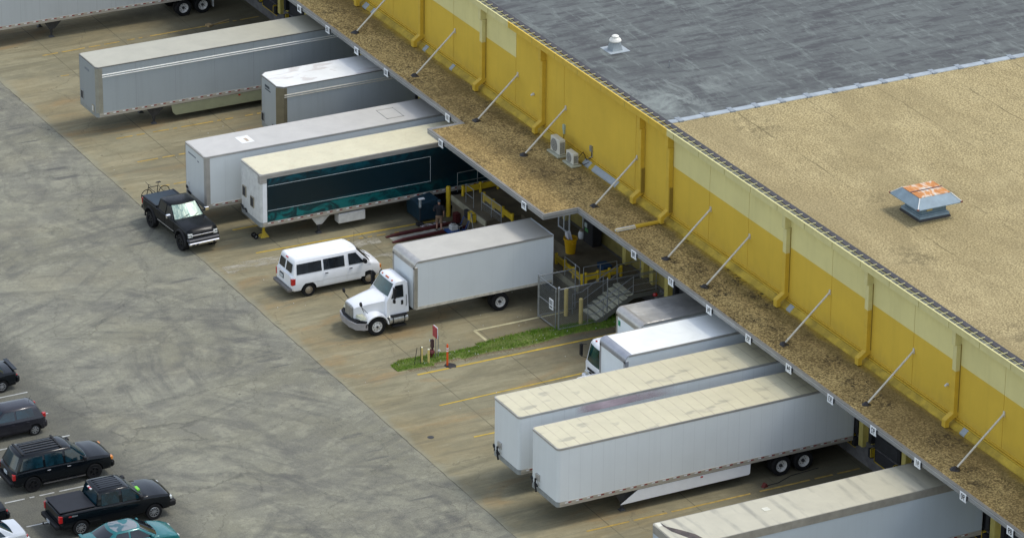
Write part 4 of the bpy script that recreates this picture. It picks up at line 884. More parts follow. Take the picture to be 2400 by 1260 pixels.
# ------------------------------------------------------------------ cars  (x forward, y left, z up; origin midway between the axles)
def interp(tab, x):
    if x <= tab[0][0]: return tab[0][1:]
    for a, b in zip(tab[:-1], tab[1:]):
        if x <= b[0]:
            t = (x-a[0])/(b[0]-a[0]); return tuple(p+(q-p)*t for p, q in zip(a[1:], b[1:]))
    return tab[-1][1:]
def lower_section(x, top, zb):
    zt, w_, sh = interp(top, x)     # top height, half width, shoulder height
    zm = (zb+sh)*.5
    return [(0, zb), (w_*.80, zb), (w_*.95, zb+.06), (w_*.99, zb+.18), (w_, zm), (w_*.985, sh-.05), (w_*.96, sh), (w_*.90, sh+(zt-sh)*.6), (w_*.6, zt-.01), (0, zt+.012)]
def car(name, label, cat, loc, rz, P, paint, group=None):
    t = thing(name, label, cat, loc, rz, group)
    wb, rW, tw = P['wb'], P['r'], P.get('tw', .23); top = P['top']; zb = P.get('zb', .25); xr, xf = top[0][0], top[-1][0]
    n = 34; secs = []
    for i in range(n+1):
        x = xr+(xf-xr)*i/n; h = lower_section(x, top, zb)
        if i in (0, n):
            h = [(y*.93, z+(.05 if z < .5 else (-.03))) for y, z in h]
        full = h + [(-y, z) for y, z in reversed(h[1:-1])]
        secs.append([(x, y, z) for y, z in full])
    g = MB(); g.loft(secs); body = g.build("body", [paint, MATTBLK], t)
    # wheel wells cut with real cylinders
    cut = MB(); W = max(q[2] for q in top)
    for sx in (-wb/2+P.get('dxr', 0), wb/2): 
        for sy in (-1, 1):
            cut.cyl((sx, sy*(W+.1), rW+P.get('lift', 0)*.6), (sx, sy*(W-.34), rW+P.get('lift', 0)*.6), rW+P.get('arch', .07), n=28)
    co = cut.build("cut", MATTBLK, t); bpy.context.view_layer.update(); mo = body.modifiers.new("b", 'BOOLEAN'); mo.operation = 'DIFFERENCE'; mo.object = co; mo.solver = 'EXACT'
    dg = bpy.context.evaluated_depsgraph_get(); me = bpy.data.meshes.new_from_object(body.evaluated_get(dg)); body.modifiers.clear(); body.data = me; me.name = "body"
    bpy.data.objects.remove(co)
    if len(me.materials) < 2: me.materials.append(MATTBLK)
    for p in me.polygons:
        c = p.center; inside = False
        for sx in (-wb/2, wb/2):
            d = math.hypot(c.x-sx, c.z-rW-P.get('lift', 0)*.6)
            if d < rW+P.get('arch', .07)+.012 and (abs(p.normal.y) < .6 or abs(c.y) < W-.25) and abs(c.y) < W*.985 : inside = True
        p.material_index = 1 if (inside or p.normal.z < -.8) else 0  # wheel-well faces coloured black, painting in the shade of the cavity
    me.polygons.foreach_set("use_smooth", [True]*len(me.polygons)); me.set_sharp_from_angle(angle=R(38))
    # greenhouse
    G = P.get('gh')
    if G:
        zB, zT = G['z']; f0, f1 = G['f']; r0, r1 = G['r']; w0, w1 = G['w']; bow = G.get('bow', .10); rbow = G.get('rbow', .05)
        F = lambda q: f0+(f1-f0)*q; Rr = lambda q: r0+(r1-r0)*q; Wd = lambda q: w0+(w1-w0)*q; Z = lambda q: zB+(zT-zB)*q
        def ring(q, ins=0.0, dz=0.0):
            w_ = Wd(q)-ins; a, b = F(q)-ins, Rr(q)+ins; pts = []
            for s in (-1, -.8, -.4, 0, .4, .8, 1): pts.append((a-bow*(s*s)*(1.0 if abs(s) < 1 else 1.25), s*w_*(1 if abs(s) < 1 else .985), Z(q)+dz))
            for s in (1, .8, .4, 0, -.4, -.8, -1): pts.append((b+rbow*(s*s), s*w_*(1 if abs(s) < 1 else .985), Z(q)+dz))
            return pts
        g = MB(); g.loft([ring(-.12), ring(0), ring(.5), ring(.90), ring(.975, .03, .0), ring(1, .10, .015), ring(1, .35, .04)])
        cab = g.build("cabin", [paint], t, smooth=42)
        if G.get('roofmat'):
            g = MB(); g.loft([ring(.99, .05, .006), ring(1, .11, .021), ring(1, .35, .047)]); g.build("roof_skin", G['roofmat'], t, smooth=42)
        glass = G.get('glass', GLASS)
        def slab(name, quad, mat, nx=1, bulge=None):
            """quad: function (u,v)->point on the surface; outward offset applied by caller"""
            g = MB(); m = 8; vs = []
            for k in (0, 1):
                for i in range(m+1):
                    for j in range(3): vs.append(quad(i/m, j/2, .008 if k else -.02))
            fs = []; o = (m+1)*3
            for i in range(m):
                for j in range(2):
                    a = i*3+j; fs.append((a, a+3, a+4, a+1)); fs.append((o+a, o+a+1, o+a+4, o+a+3))
            rim = [i*3 for i in range(m+1)]+[m*3+1, m*3+2]+[i*3+2 for i in range(m-1, -1, -1)]+[1]
            for a, b in zip(rim, rim[1:]+rim[:1]): fs.append((a, b, b+o, a+o))
            g.add(vs, fs); return g.build(name, mat, t, smooth=30)
        def front(u, v, off, w_=.90, q0=.06, q1=.92):
            q = q0+(q1-q0)*v; s = (u*2-1)*w_; return (F(q)-bow*s*s+off, s*Wd(q)*1.0, Z(q)+off*.5)
        def rear(u, v, off, w_=.84, q0=.12, q1=.88):
            q = q0+(q1-q0)*v; s = (u*2-1)*w_; return (Rr(q)+rbow*s*s-off, s*Wd(q), Z(q)+off*.3)
        slab("windscreen", front, G.get('ws', glass)); 
        if G.get('rearglass', True): slab("rear_window", rear, glass)
        for sy in (-1, 1):
            for (a0, a1, b0, b1, q0, q1) in G['win']:
                # a: x at the sill (rear, front); b: x at the top
                def side(u, v, off):
                    q = q0+(q1-q0)*v; xx = (a0+(b0-a0)*v)*(1-u)+(a1+(b1-a1)*v)*u
                    return (xx, sy*(Wd(q)+off), Z(q))
                slab("side_window", side, glass)
    # doors: thin skins following the body side
    for (d0, d1) in P.get('doors', []):
        for sy in (-1, 1):
            g = MB(); m = 6; vs = []
            for k, off in ((0, -.01), (1, .006)):
                for i in range(m+1):
                    h = lower_section(d0+(d1-d0)*i/m, top, zb)
                    for (y, z) in h[3:7]: vs.append((d0+(d1-d0)*i/m, sy*(y+off), z))
            fs = []; o = (m+1)*4
            for i in range(m):
                for j in range(3): a = i*4+j; fs.append((a, a+4, a+5, a+1)); fs.append((a+o, a+o+1, a+o+5, a+o+4))
            rim = [i*4 for i in range(m+1)]+[m*4+1, m*4+2, m*4+3]+[i*4+3 for i in range(m-1, -1, -1)]+[2, 1]
            for a, b in zip(rim, rim[1:]+rim[:1]): fs.append((a, b, b+o, a+o))
            g.add(vs, fs); d = g.build("door", paint, t, smooth=30)
            xh = d0+.18 if P.get('hdl', 1) > 0 else d1-.18; h = lower_section(xh, top, zb); y = h[5][0]; z = h[5][1]-.08
            g = MB(); a, b = sorted((sy*(y+.005), sy*(y+.045))); g.box(xh-.09, xh+.09, a, b, z-.018, z+.018); g.build("handle", P.get('hmat', paint), d, bevel=.006)
    for sx in (-wb/2, wb/2):
        for sy in (-1, 1):
            make_wheel(t, (sx, sy*P['track'], rW), rW, tw, P['rr'], sy, P.get('rim', RIMS), P.get('style', 'spoke'))
    if P.get('flare'):
        for sx in (-wb/2, wb/2):
            for sy in (-1, 1):
                g = MB(); ra = rW+P.get('arch', .07); cz = rW+P.get('lift', 0)*.6; secs = []
                for i in range(15):
                    a = R(-8)+R(196)*i/14; y0 = sy*(W-.03); y1 = sy*(W+P['flare'])
                    secs.append([(sx+math.cos(a)*r_, y_, cz+math.sin(a)*r_) for r_, y_ in ((ra-.01, y0), (ra-.01, y1), (ra+.05, y1-sy*.01), (ra+.09, y0))])
                g.loft(secs); g.build("wheel_arch_trim", P.get('flmat', PLASTIC), t, smooth=40)
    if P.get('mirror'):
        xm, ym, zm, sz, mm = P['mirror']
        for sy in (-1, 1):
            g = MB(); g.box(xm-.05*sz, xm+.07*sz, *sorted((sy*ym, sy*(ym+.20*sz))), zm, zm+.17*sz); m_ = g.build("mirror", mm, t, bevel=.025)
            g = MB(); g.box(xm-.02, xm+.03, *sorted((sy*(ym-.12), sy*(ym+.02))), zm+.02, zm+.06); g.build("arm", PLASTIC, m_)
    return t
def add(t, name, mat, boxes, bevel=.0, **k):
    g = MB()
    for b in boxes: g.box(*b[:6], *(b[6:] or ()))
    return g.build(name, mat, t, bevel=bevel, **k)
def pair(t, name, mat, x0, x1, y0, y1, z0, z1, bevel=.0):
    for s in (-1, 1): add(t, name, mat, [(x0, x1, *sorted((s*y0, s*y1)), z0, z1)], bevel)

CG = "cars and pickups parked in the lower left stalls"
# lifted black pickup beside the trailer
P1 = dict(wb=3.62, r=.46, rr=.27, tw=.36, zb=.58, track=.84, lift=.16, arch=.10, flare=.05, style='spoke5', rim=RIMD, hmat=BLACKP2,
          top=[(-2.92, 1.30, .92, 1.25), (-2.7, 1.42, .98, 1.36), (-.95, 1.44, .99, 1.38), (-.9, 1.44, .99, 1.38), (.85, 1.42, .99, 1.34), (1.1, 1.44, .98, 1.32), (1.9, 1.40, .97, 1.26), (2.40, 1.34, .95, 1.18), (2.52, 1.22, .90, 1.08)],
          gh=dict(z=(1.36, 2.02), f=(1.05, .30), r=(-1.12, -.98), w=(.93, .76), bow=.16, win=[(-.85, -.12, -.82, -.12, .10, .86), (.0, .78, .0, .36, .10, .86)], ws=SHADE, glass=GLASS),
          doors=[(-.95, -.08), (-.05, 1.0)], mirror=(.72, 1.02, 1.50, 1.25, CHROME))
pk = car("pickup_truck", "lifted black extended-cab pickup with chrome bumper and sunshade, bicycle on its tail", "pickup truck", (-39.45, -1.72, 0), R(3), P1, BLACKP2)
g = MB(); g.prism([(-2.85, -.86), (-2.85, .86), (-1.2, .88), (-1.2, -.88)], 'z', 1.43, 1.475); g.build("bed_cover", BEDC2, pk, bevel=.02)
pair(pk, "bed_rail", BLACKP2, -2.85, -1.15, .87, .96, 1.40, 1.49, .015)
add(pk, "grille", MATTBLK, [(2.45, 2.56, -.62, .62, .86, 1.18)], .01); add(pk, "grille_bar", CHROME, [(2.54, 2.60, -.68, .68, 1.02, 1.07)], .01)
pair(pk, "headlight", LAMPW, 2.42, 2.545, .60, .87, 1.04, 1.15, .02); pair(pk, "fog_lamp", LAMPW, 2.44, 2.55, .60, .87, .92, 1.01, .02)
add(pk, "front_bumper", simple("bumper_grey", (.05, .052, .058), .35, .1, .1, 3), [(2.40, 2.72, -.93, .93, .68, .86)], .05)
b = add(pk, "bumper_trim", CHROME, [(2.5, 2.75, -.90, .90, .52, .68)], .04); add(b, "lamp_recess", MATTBLK, [(2.74, 2.765, -.75, -.58, .56, .64), (2.74, 2.765, -.5, -.36, .56, .64), (2.74, 2.765, .5, .62, .56, .64)])
pair(pk, "side_moulding", ALU, -.9, 1.0, .985, 1.005, .80, .835); pair(pk, "taillight", RED, -2.94, -2.85, .78, .93, 1.0, 1.32, .01); add(pk, "rear_bumper", PLASTIC, [(-3.08, -2.9, -.9, .9, .68, .86)], .03)
g = MB(); g.path([(1.1, -.5, 1.5), (.86, .05, 1.56)], .014, 5); g.path([(1.15, .1, 1.48), (.9, .55, 1.56)], .014, 5); g.build("wiper", PLASTIC, pk)
# bicycle carried behind the tailgate
bk = thing("bicycle", "black bicycle standing across the back of the lifted pickup", "bicycle", (-42.85, -1.75, .82), R(-84))
def bwheel(x):
    g = MB(); g.lathe([(.335, -.02), (.35, 0), (.335, .02), (.31, .012), (.31, -.012)], 'y', (x, 0, .35), 26, closed=True)
    for k in range(8): a = k*math.pi/8; g.cyl((x-math.cos(a)*.31, 0, .35-math.sin(a)*.31), (x+math.cos(a)*.31, 0, .35+math.sin(a)*.31), .003, n=4)
    g.cyl((x, -.04, .35), (x, .04, .35), .03, n=8); g.build("wheel", TYRE, bk, smooth=40)
bwheel(-.52); 
g = MB(); g.path([(-.52, 0, .35), (-.08, 0, .30), (.42, 0, .78), (-.14, 0, .76), (-.08, 0, .30)], .02, 6); g.path([(-.52, 0, .35), (-.16, 0, .80)], .014, 6); g.path([(.42, 0, .88), (.50, 0, .55), (.56, 0, .35)], .022, 6); g.build("frame", MATTBLK, bk)
bwheel(.56)
g = MB(); g.cyl((-.14, 0, .76), (-.18, 0, .96), .014, n=6); g.loft([[(-.30, -.07, .95), (-.30, .07, .95), (-.30, .07, .99), (-.30, -.07, .99)], [(-.02, -.02, .96), (-.02, .02, .96), (-.02, .02, .99), (-.02, -.02, .99)]]); g.build("saddle", BLACKR, bk)
g = MB(); g.path([(.42, 0, .88), (.47, 0, .98), (.45, -.30, 1.0)], .014, 6); g.path([(.47, 0, .98), (.45, .30, 1.0)], .014, 6); g.build("handlebar", BLACKR, bk)
g = MB(); g.lathe([(.09, 0), (.09, .012), (0, .012)], 'y', (-.08, .03, .30), 14); g.path([(-.08, .05, .3), (.04, .07, .2)], .012, 5); g.path([(-.08, -.05, .3), (-.2, -.07, .4)], .012, 5); g.build("crank", DSTEEL, bk)
# bike rack is part of the pickup
g = MB(); g.path([(-2.95, 0, .72), (-3.35, -.05, .72), (-3.38, -.05, 1.25)], .03, 6); g.path([(-3.38, -.35, 1.12), (-3.38, .3, 1.12)], .02, 6); g.build("bike_rack", DSTEEL, pk)

# white passenger van
P2 = dict(wb=3.47, r=.37, rr=.21, tw=.24, zb=.36, track=.86, arch=.08, style='cap', rim=simple("hubcap", (.42, .36, .27), .4, .5, .3, 8),
          top=[(-2.72, 1.30, .96, 1.26), (-2.6, 1.33, .985, 1.28), (1.3, 1.33, .99, 1.28), (1.55, 1.35, .985, 1.26), (2.05, 1.28, .96, 1.18), (2.35, 1.18, .92, 1.06), (2.50, 1.02, .86, .92)],
          gh=dict(z=(1.28, 2.10), f=(1.98, 1.20), r=(-2.66, -2.50), w=(.97, .80), bow=.16, rbow=.06, rearglass=False, roofmat=simple("white_roof_chalky", (.80, .80, .74), .5, 0, .10, 1.5),
                  win=[(-2.42, -.98, -2.38, -.98, .06, .72), (-.86, .34, -.86, .34, .06, .74), (.58, 1.48, .58, 1.02, .06, .78)], glass=GLASS),
          doors=[(.50, 1.50), (-.9, .42)], mirror=(1.42, 1.0, 1.36, 1.3, PLASTIC), hmat=PLASTIC)
vn = car("passenger_van", "white passenger van with dark side windows parked between the trailer and box truck", "van", (-30.08, 2.70, 0), R(90), P2, WHITEP)
for s in (-1, 1):
    g = MB(); y0, y1 = sorted((s*.08, s*.72)); z0, z1 = 1.40, 1.88
    g.prism([(y0, z0), (y1, z0), (y1*.96 if s > 0 else y1, z1), (y0 if s > 0 else y0*.96, z1)], 'x', -.0, .02); o = g.build("rear_window", GLASS, vn); o.location = (-2.665, 0, 0); o.rotation_euler = (0, R(0), 0)
    o.matrix_local = Matrix.Translation((-2.67, 0, 1.3)) @ Matrix.Rotation(R(11), 4, 'Y') @ Matrix.Translation((0, 0, -1.3))
add(vn, "rear_bumper", simple("worn_bumper", (.17, .16, .15), .5, .3, .3, 4), [(-2.92, -2.68, -.95, .95, .42, .60)], .03)
pair(vn, "taillight", RED, -2.735, -2.5, .84, .985, .78, 1.14, .01); pair(vn, "turn_lamp", AMBER, 2.36, 2.505, .72, .86, .78, .98, .01)
add(vn, "licence_plate", [PLATE, MATTBLK], [(-2.77, -2.74, -.02, .42, .86, 1.14, 1), (-2.785, -2.77, .02, .35, .90, 1.08, 0)]); add(vn, "brake_lamp", RED, [(-2.56, -2.48, -.12, .12, 2.02, 2.07)], .01)
add(vn, "front_bumper", PLASTIC, [(2.35, 2.62, -.9, .9, .42, .62)], .04); add(vn, "rear_door", WHITEP, [(-2.745, -2.715, -.80, -.012, .62, 1.28), (-2.745, -2.715, .012, .80, .62, 1.28)], .008)
for k in (-.5, -.25, 0, .25, .5): add(vn, "roof_rib", simple("white_roof_chalky", (.8, .8, .74)), [(-2.2, 1.0, k-.035, k+.035, 2.11, 2.158)], .01)
g = MB(); g.path([(1.72, .82, 1.45), (1.74, .84, 2.35)], .006, 4); g.build("antenna", DSTEEL, vn)
add(vn, "side_moulding", simple("dull_white", (.62, .63, .62), .4), [(-2.0, 1.25, -.996, -.975, .78, .81), (-2.0, 1.25, .975, .996, .78, .81)])
g = MB(); g.path([(1.95, -.6, 1.40), (1.72, .0, 1.52)], .018, 5); g.path([(1.98, .05, 1.40), (1.78, .6, 1.5)], .018, 5); g.build("wiper", PLASTIC, vn)

# parked cars lower left ------------------------------------------------
P3 = dict(wb=3.13, r=.40, rr=.24, tw=.27, zb=.34, track=.86, arch=.07, style='spoke5', rim=RIMD, hmat=CHROME,
          top=[(-2.52, 1.12, .94, 1.06), (-2.42, 1.18, .98, 1.12), (-1.2, 1.20, 1.0, 1.14), (1.15, 1.20, 1.0, 1.12), (1.35, 1.24, .99, 1.12), (2.1, 1.17, .98, 1.06), (2.42, 1.10, .95, .98), (2.56, .98, .90, .86)],
          gh=dict(z=(1.14, 1.86), f=(1.42, .55), r=(-2.46, -2.12), w=(.96, .76), bow=.18, rbow=.10, win=[(-2.2, -1.0, -1.95, -1.0, .10, .82), (-.88, .02, -.88, .02, .06, .84), (.14, 1.12, .14, .55, .06, .84)], glass=GLASSB),
          doors=[(-.92, .05), (.09, 1.1)], mirror=(1.02, 1.0, 1.18, 1.2, PLASTIC))
ar = car("sport_utility_vehicle", "large black SUV with roof rack bars and amber front lamp, facing the yard", "SUV", (-15.38, -18.80, 0), R(90), P3, BLACKP, CG)
for k in (-.5, -.25, 0, .25, .5): add(ar, "roof_rack_bar", DSTEEL, [(-1.75, .05, k-.02, k+.02, 1.91, 1.94)], .005)
add(ar, "roof_rack_crossbar", PLASTIC, [(-.02, .08, -.70, .70, 1.90, 1.95)], .01); add(ar, "roof_rack_crossbar", PLASTIC, [(-1.95, -1.85, -.68, .68, 1.87, 1.92)], .01)
pair(ar, "front_lamp", AMBER, 2.40, 2.575, .70, .90, .80, .99, .03); pair(ar, "taillight", RED, -2.545, -2.40, .78, .945, .78, 1.06, .01); add(ar, "front_bumper", BLACKP2, [(2.4, 2.66, -.92, .92, .40, .76)], .09)
add(ar, "licence_plate", PLATE, [(-2.57, -2.54, -.18, .18, .82, .97)]); add(ar, "rear_bumper", PLASTIC, [(-2.66, -2.45, -.9, .9, .42, .66)], .04); pair(ar, "running_board", DSTEEL, -1.05, 1.1, .95, 1.06, .33, .37, .01)
P4 = dict(wb=3.68, r=.40, rr=.25, tw=.27, zb=.40, track=.86, arch=.08, style='multi', rim=RIMS,
          top=[(-2.88, 1.26, .92, 1.22), (-2.75, 1.30, .99, 1.25), (-1.0, 1.31, 1.0, 1.25), (1.2, 1.30, 1.0, 1.22), (1.35, 1.33, 1.0, 1.24), (2.2, 1.27, .99, 1.15), (2.62, 1.19, .97, 1.08), (2.78, 1.08, .92, .96)],
          gh=dict(z=(1.24, 1.93), f=(1.52, .70), r=(-1.05, -.88), w=(.95, .78), bow=.17, win=[(-.78, .12, -.72, .12, .06, .84), (.28, 1.18, .28, .70, .06, .84)], glass=GLASSB),
          doors=[(-.82, .18), (.22, 1.22)], mirror=(1.12, 1.0, 1.28, 1.3, PLASTIC), hmat=BLACKP)
fp = car("pickup_truck", "black crew-cab pickup with flat bed cover and ribbed roof, next to the teal sedan", "pickup truck", (-10.20, -18.22, 0), R(90), P4, BLACKP, CG)
g = MB(); g.box(-2.84, -1.08, -.90, .90, 1.31, 1.375); g.build("bed_cover", BEDC, fp, bevel=.02)
for k in (-.5, -.3, -.1, .1, .3, .5): add(fp, "roof_rib", BLACKP, [(-.7, .45, k-.03, k+.03, 1.955, 1.985)], .01)
pair(fp, "taillight", RED, -2.905, -2.72, .80, .965, .84, 1.18, .015); pair(fp, "headlight", LAMPW, 2.60, 2.80, .70, .91, .86, 1.04, .03); add(fp, "front_bumper", PLASTIC, [(2.6, 2.98, -.95, .95, .48, .82)], .07)
add(fp, "brake_lamp", [RED, LAMPW], [(-1.02, -.93, -.10, .10, 1.84, 1.89, 0), (-1.03, -.93, -.2, -.10, 1.84, 1.89, 1), (-1.03, -.93, .1, .2, 1.84, 1.89, 1)]); add(fp, "rear_bumper", PLASTIC, [(-3.08, -2.86, -.92, .92, .5, .72)], .04)
add(fp, "licence_plate", PLATE, [(-3.095, -3.08, -.17, .17, .56, .70)]); add(fp, "windscreen_paper", simple("bright_green_paper", (.20, .62, .05), .6), [(1.20, 1.34, -.50, -.12, 1.43, 1.50)])
g = MB(); g.path([(-3.05, 0, .48), (-3.3, 0, .48), (-3.33, 0, .56)], .03, 6); g.cyl((-3.33, 0, .55), (-3.33, 0, .62), .04, n=8); g.build("tow_hitch", DSTEEL, fp)
add(fp, "badge", [simple("badge_red", (.3, .02, .02)), STEEL], [(-2.45, -2.3, -1.008, -.995, 1.08, 1.14, 0), (-2.29, -2.0, -1.008, -.995, 1.08, 1.14, 1)])
def sedan(top_extra=None): 
    return dict(wb=2.70, r=.32, rr=.20, tw=.21, zb=.22, track=.77, arch=.06, style='multi', rim=RIMS,
          top=[(-2.22, .88, .74, .80), (-2.1, 1.00, .82, .90), (-1.55, 1.03, .87, .92), (-1.2, .98, .89, .90), (1.0, .95, .89, .88), (1.3, .97, .88, .86), (1.85, .86, .84, .78), (2.2, .72, .76, .66), (2.32, .58, .66, .52)],
          gh=dict(z=(.93, 1.42), f=(1.28, .42), r=(-1.72, -.95), w=(.82, .60), bow=.16, rbow=.14, win=[(-1.12, -.25, -.78, -.25, .08, .84), (-.15, .85, -.15, .28, .08, .84)], glass=GLASSB),
          doors=[(-1.0, -.22), (-.2, .82)], mirror=(.82, .86, .92, .95, TEALP))
P5 = sedan(); P5['gh']['roofmat'] = PEEL; P5['gh']['glass'] = GLASS
tc = car("sedan_car", "teal sedan with peeling clear coat on its roof at the bottom edge", "car", (-6.82, -18.72, 0), R(90), P5, TEALP, CG)
pair(tc, "headlight", LAMPW, 2.02, 2.29, .46, .66, .54, .66, .03); pair(tc, "taillight", RED, -2.235, -2.12, .50, .73, .68, .82, .01); add(tc, "rear_spoiler", TEALP, [(-2.20, -2.05, -.66, .66, 1.06, 1.09)], .01)
P6 = sedan(); P6['mirror'] = (.82, .86, .92, .95, BLACKP)
sc_ = car("sedan_car", "glossy black sedan at the left edge beside the upper white line, tail to the yard", "car", (-26.15, -18.98, 0), R(-90), P6, BLACKP, CG)
pair(sc_, "taillight", RED, -2.235, -2.05, .46, .73, .72, .80, .02); add(sc_, "rear_spoiler", BLACKP, [(-2.24, -2.02, -.70, .70, 1.03, 1.07)], .015); add(sc_, "rear_bumper", BLACKP, [(-2.34, -2.1, -.80, .80, .34, .72)], .08)
P7 = dict(wb=2.39, r=.29, rr=.19, tw=.19, zb=.22, track=.70, arch=.06, style='spoke', rim=RIMS,
          top=[(-1.78, .98, .76, .90), (-1.66, 1.0, .80, .92), (-.9, 1.02, .81, .92), (.85, .98, .81, .90), (1.05, .99, .80, .88), (1.5, .90, .77, .80), (1.78, .70, .68, .62)],
          gh=dict(z=(.97, 1.49), f=(1.20, .40), r=(-1.74, -1.42), w=(.77, .58), bow=.14, rbow=.10, win=[(-1.20, -.28, -1.12, -.28, .10, .84), (-.18, .80, -.18, .30, .06, .84)], glass=GLASSB),
          doors=[(-1.0, -.22), (-.2, .8)], mirror=(.75, .80, .96, .95, CHARC))
hb = car("hatchback_car", "small charcoal hatchback with bright red tail lamp, second car from the top", "car", (-20.86, -19.17, 0), R(-90), P7, CHARC, CG)
pair(hb, "taillight", RED, -1.79, -1.60, .60, .765, .86, 1.10, .03); add(hb, "rear_bumper", CHARC, [(-1.88, -1.66, -.74, .74, .30, .68)], .07)
g = MB(); g.path([(-1.20, 0, 1.5), (-1.32, 0, 1.78)], .008, 4); g.build("antenna", PLASTIC, hb)
P8 = sedan(); P8['mirror'] = (.82, .86, .92, .95, BLACKP)
s2 = car("sedan_car", "black sedan whose tail shows at the left edge above the silver sedan", "car", (-12.45, -24.92, 0), R(-90), P8, BLACKP, CG)
pair(s2, "taillight", RED, -2.235, -2.05, .46, .73, .72, .82, .02); add(s2, "rear_bumper", BLACKP, [(-2.34, -2.1, -.80, .80, .34, .72)], .08)
P9 = sedan(); P9['mirror'] = (.82, .86, .92, .95, SILVP)
s3 = car("sedan_car", "silver white sedan cut by the lower left corner of the picture", "car", (-9.75, -25.0, 0), R(-90), P9, SILVP, CG)
pair(s3, "taillight", RED, -2.235, -2.05, .50, .735, .66, .80, .02); add(s3, "rear_bumper", SILVP, [(-2.34, -2.1, -.80, .80, .34, .68)], .08)

# ------------------------------------------------------------------ box trucks
def boxbody(t, x0, x1, y0, y1, z0, z1, side, roof, cap, capr=.30, name="cargo_box"):
    g = MB(); prof = [(y0, z0)]+[(y0+capr-capr*math.cos(a), z1-capr+capr*math.sin(a)) for a in [i*math.pi/12 for i in range(7)]]+[(y1, z1), (y1, z0)]
    g.prism(prof, 'x', x0, x1); box = g.build(name, side, t, smooth=25)
    g = MB(); c2 = [(y0+capr-(capr+.012)*math.cos(a), z1-capr+(capr+.012)*math.sin(a)) for a in [i*math.pi/12 for i in range(7)]]; c1 = [(y0+capr-(capr-.03)*math.cos(a), z1-capr+(capr-.03)*math.sin(a)) for a in [i*math.pi/12 for i in range(7)]]
    g.prism([(y0-.012, z1-capr-.12)]+c2+[(y0+capr+.1, z1+.012), (y0+capr+.1, z1-.03)]+c1[::-1]+[(y0+.03, z1-capr-.12)], 'x', x0-.015, x1+.015); g.build("front_cap", cap, box, smooth=30)
    for sx, xx in ((-1, x0), (1, x1)):
        g = MB(); a, b = sorted((xx+sx*.015, xx-sx*.16)); g.box(a, b, y0-.012, y0+.20, z0, z1-capr); g.build("corner_post", cap, box, bevel=.02)
        g = MB(); a, b = sorted((xx+sx*.012, xx-sx*.05)); g.box(a, b, y0+.2, y1, z1-.10, z1+.006); g.build("top_rail", ALU, box)
        g = MB(); a, b = sorted((xx+sx*.012, xx-sx*.05)); g.box(a, b, y0+.1, y1, z0-.02, z0+.12); g.build("bottom_rail", simple("cream_rail", (.58, .54, .44), .5, 0, .35, 4), box)
    g = MB(); g.loft([[(x0+.05, y0+capr, z1-.01), (x1-.05, y0+capr, z1-.01), (x1-.05, y1-.05, z1-.01), (x0+.05, y1-.05, z1-.01)], [(x0+.07, y0+capr+.02, z1+.006), (x1-.07, y0+capr+.02, z1+.006), (x1-.07, y1-.07, z1+.006), (x0+.07, y1-.07, z1+.006)]]); g.build("roof", roof, box)
    g = MB(); 
    for x in (x0, x1-.12): g.box(x, x+.12, y1, y1+.04, z0-.15, z1+.01)
    g.box(x0+.12, x1-.12, y1, y1+.04, z1-.14, z1+.01); g.box(x0+.12, x1-.12, y1-.05, y1+.02, z0, z1-.14); g.build("rear_frame", simple("white_frame", (.6, .62, .62), .4, 0, .15, 3), box)
    return box
SK = m_trailer_side("box_truck_side", (.70, .75, .76), 1.22, .10, .10)
RK = m_trailer_roof("box_roof_grey", (.48, .46, .40), 'plain'); RWH = m_trailer_roof("box_roof_white", (.86, .88, .84), 'plain')
def m_chromeroof():
    t = NT("polished_aluminium_roof"); n = t.noise(t.pos((1, .6, 1), local=True), .9, 4, .55, 1.2)
    t.bump(n, .5, .12); return t.fin(t.mix(t.ramp(n, .35, .65), (.44, .43, .40), (.68, .66, .61)), .3, .45)
RCH = m_chromeroof(); CAPM = simple("brushed_cap", (.46, .44, .40), .35, .6, .15, 3)
# K: conventional cab truck in the middle
K = thing("box_truck", "white conventional-cab box truck parked in the centre with grey roof", "box truck", (-24.25, 0, 0))
boxbody(K, -1.25, 1.25, 4.05, 12.06, 1.08, 3.72, SK, RK, CAPM)
def arch_poly(y0, y1, zb, zt, cy, r, cz, zfront=None):
    a0 = math.acos(max(-1, min(1, (zb-cz)/r))) if abs(zb-cz) < r else 0
    arc = [(cy+math.sin(a)*r, cz+math.cos(a)*r) for a in [a0-2*a0*i/10 for i in range(11)]]
    return arc
g = MB()   # hood: tapering loft, front narrow
def hs(y, w_, zb, zt, zs): return [(-w_, y, zb), (w_, y, zb), (w_*1.0, y, zs), (w_*.82, y, zt-.05), (w_*.45, y, zt), (-w_*.45, y, zt), (-w_*.82, y, zt-.05), (-w_*1.0, y, zs)]
g.loft([hs(.98, .50, .85, 1.55, 1.45), hs(1.08, .56, .80, 1.63, 1.52), hs(1.8, .68, .8, 1.78, 1.62), hs(2.72, .86, .8, 1.92, 1.72)]); g.build("hood", WHITEP, K, smooth=40)
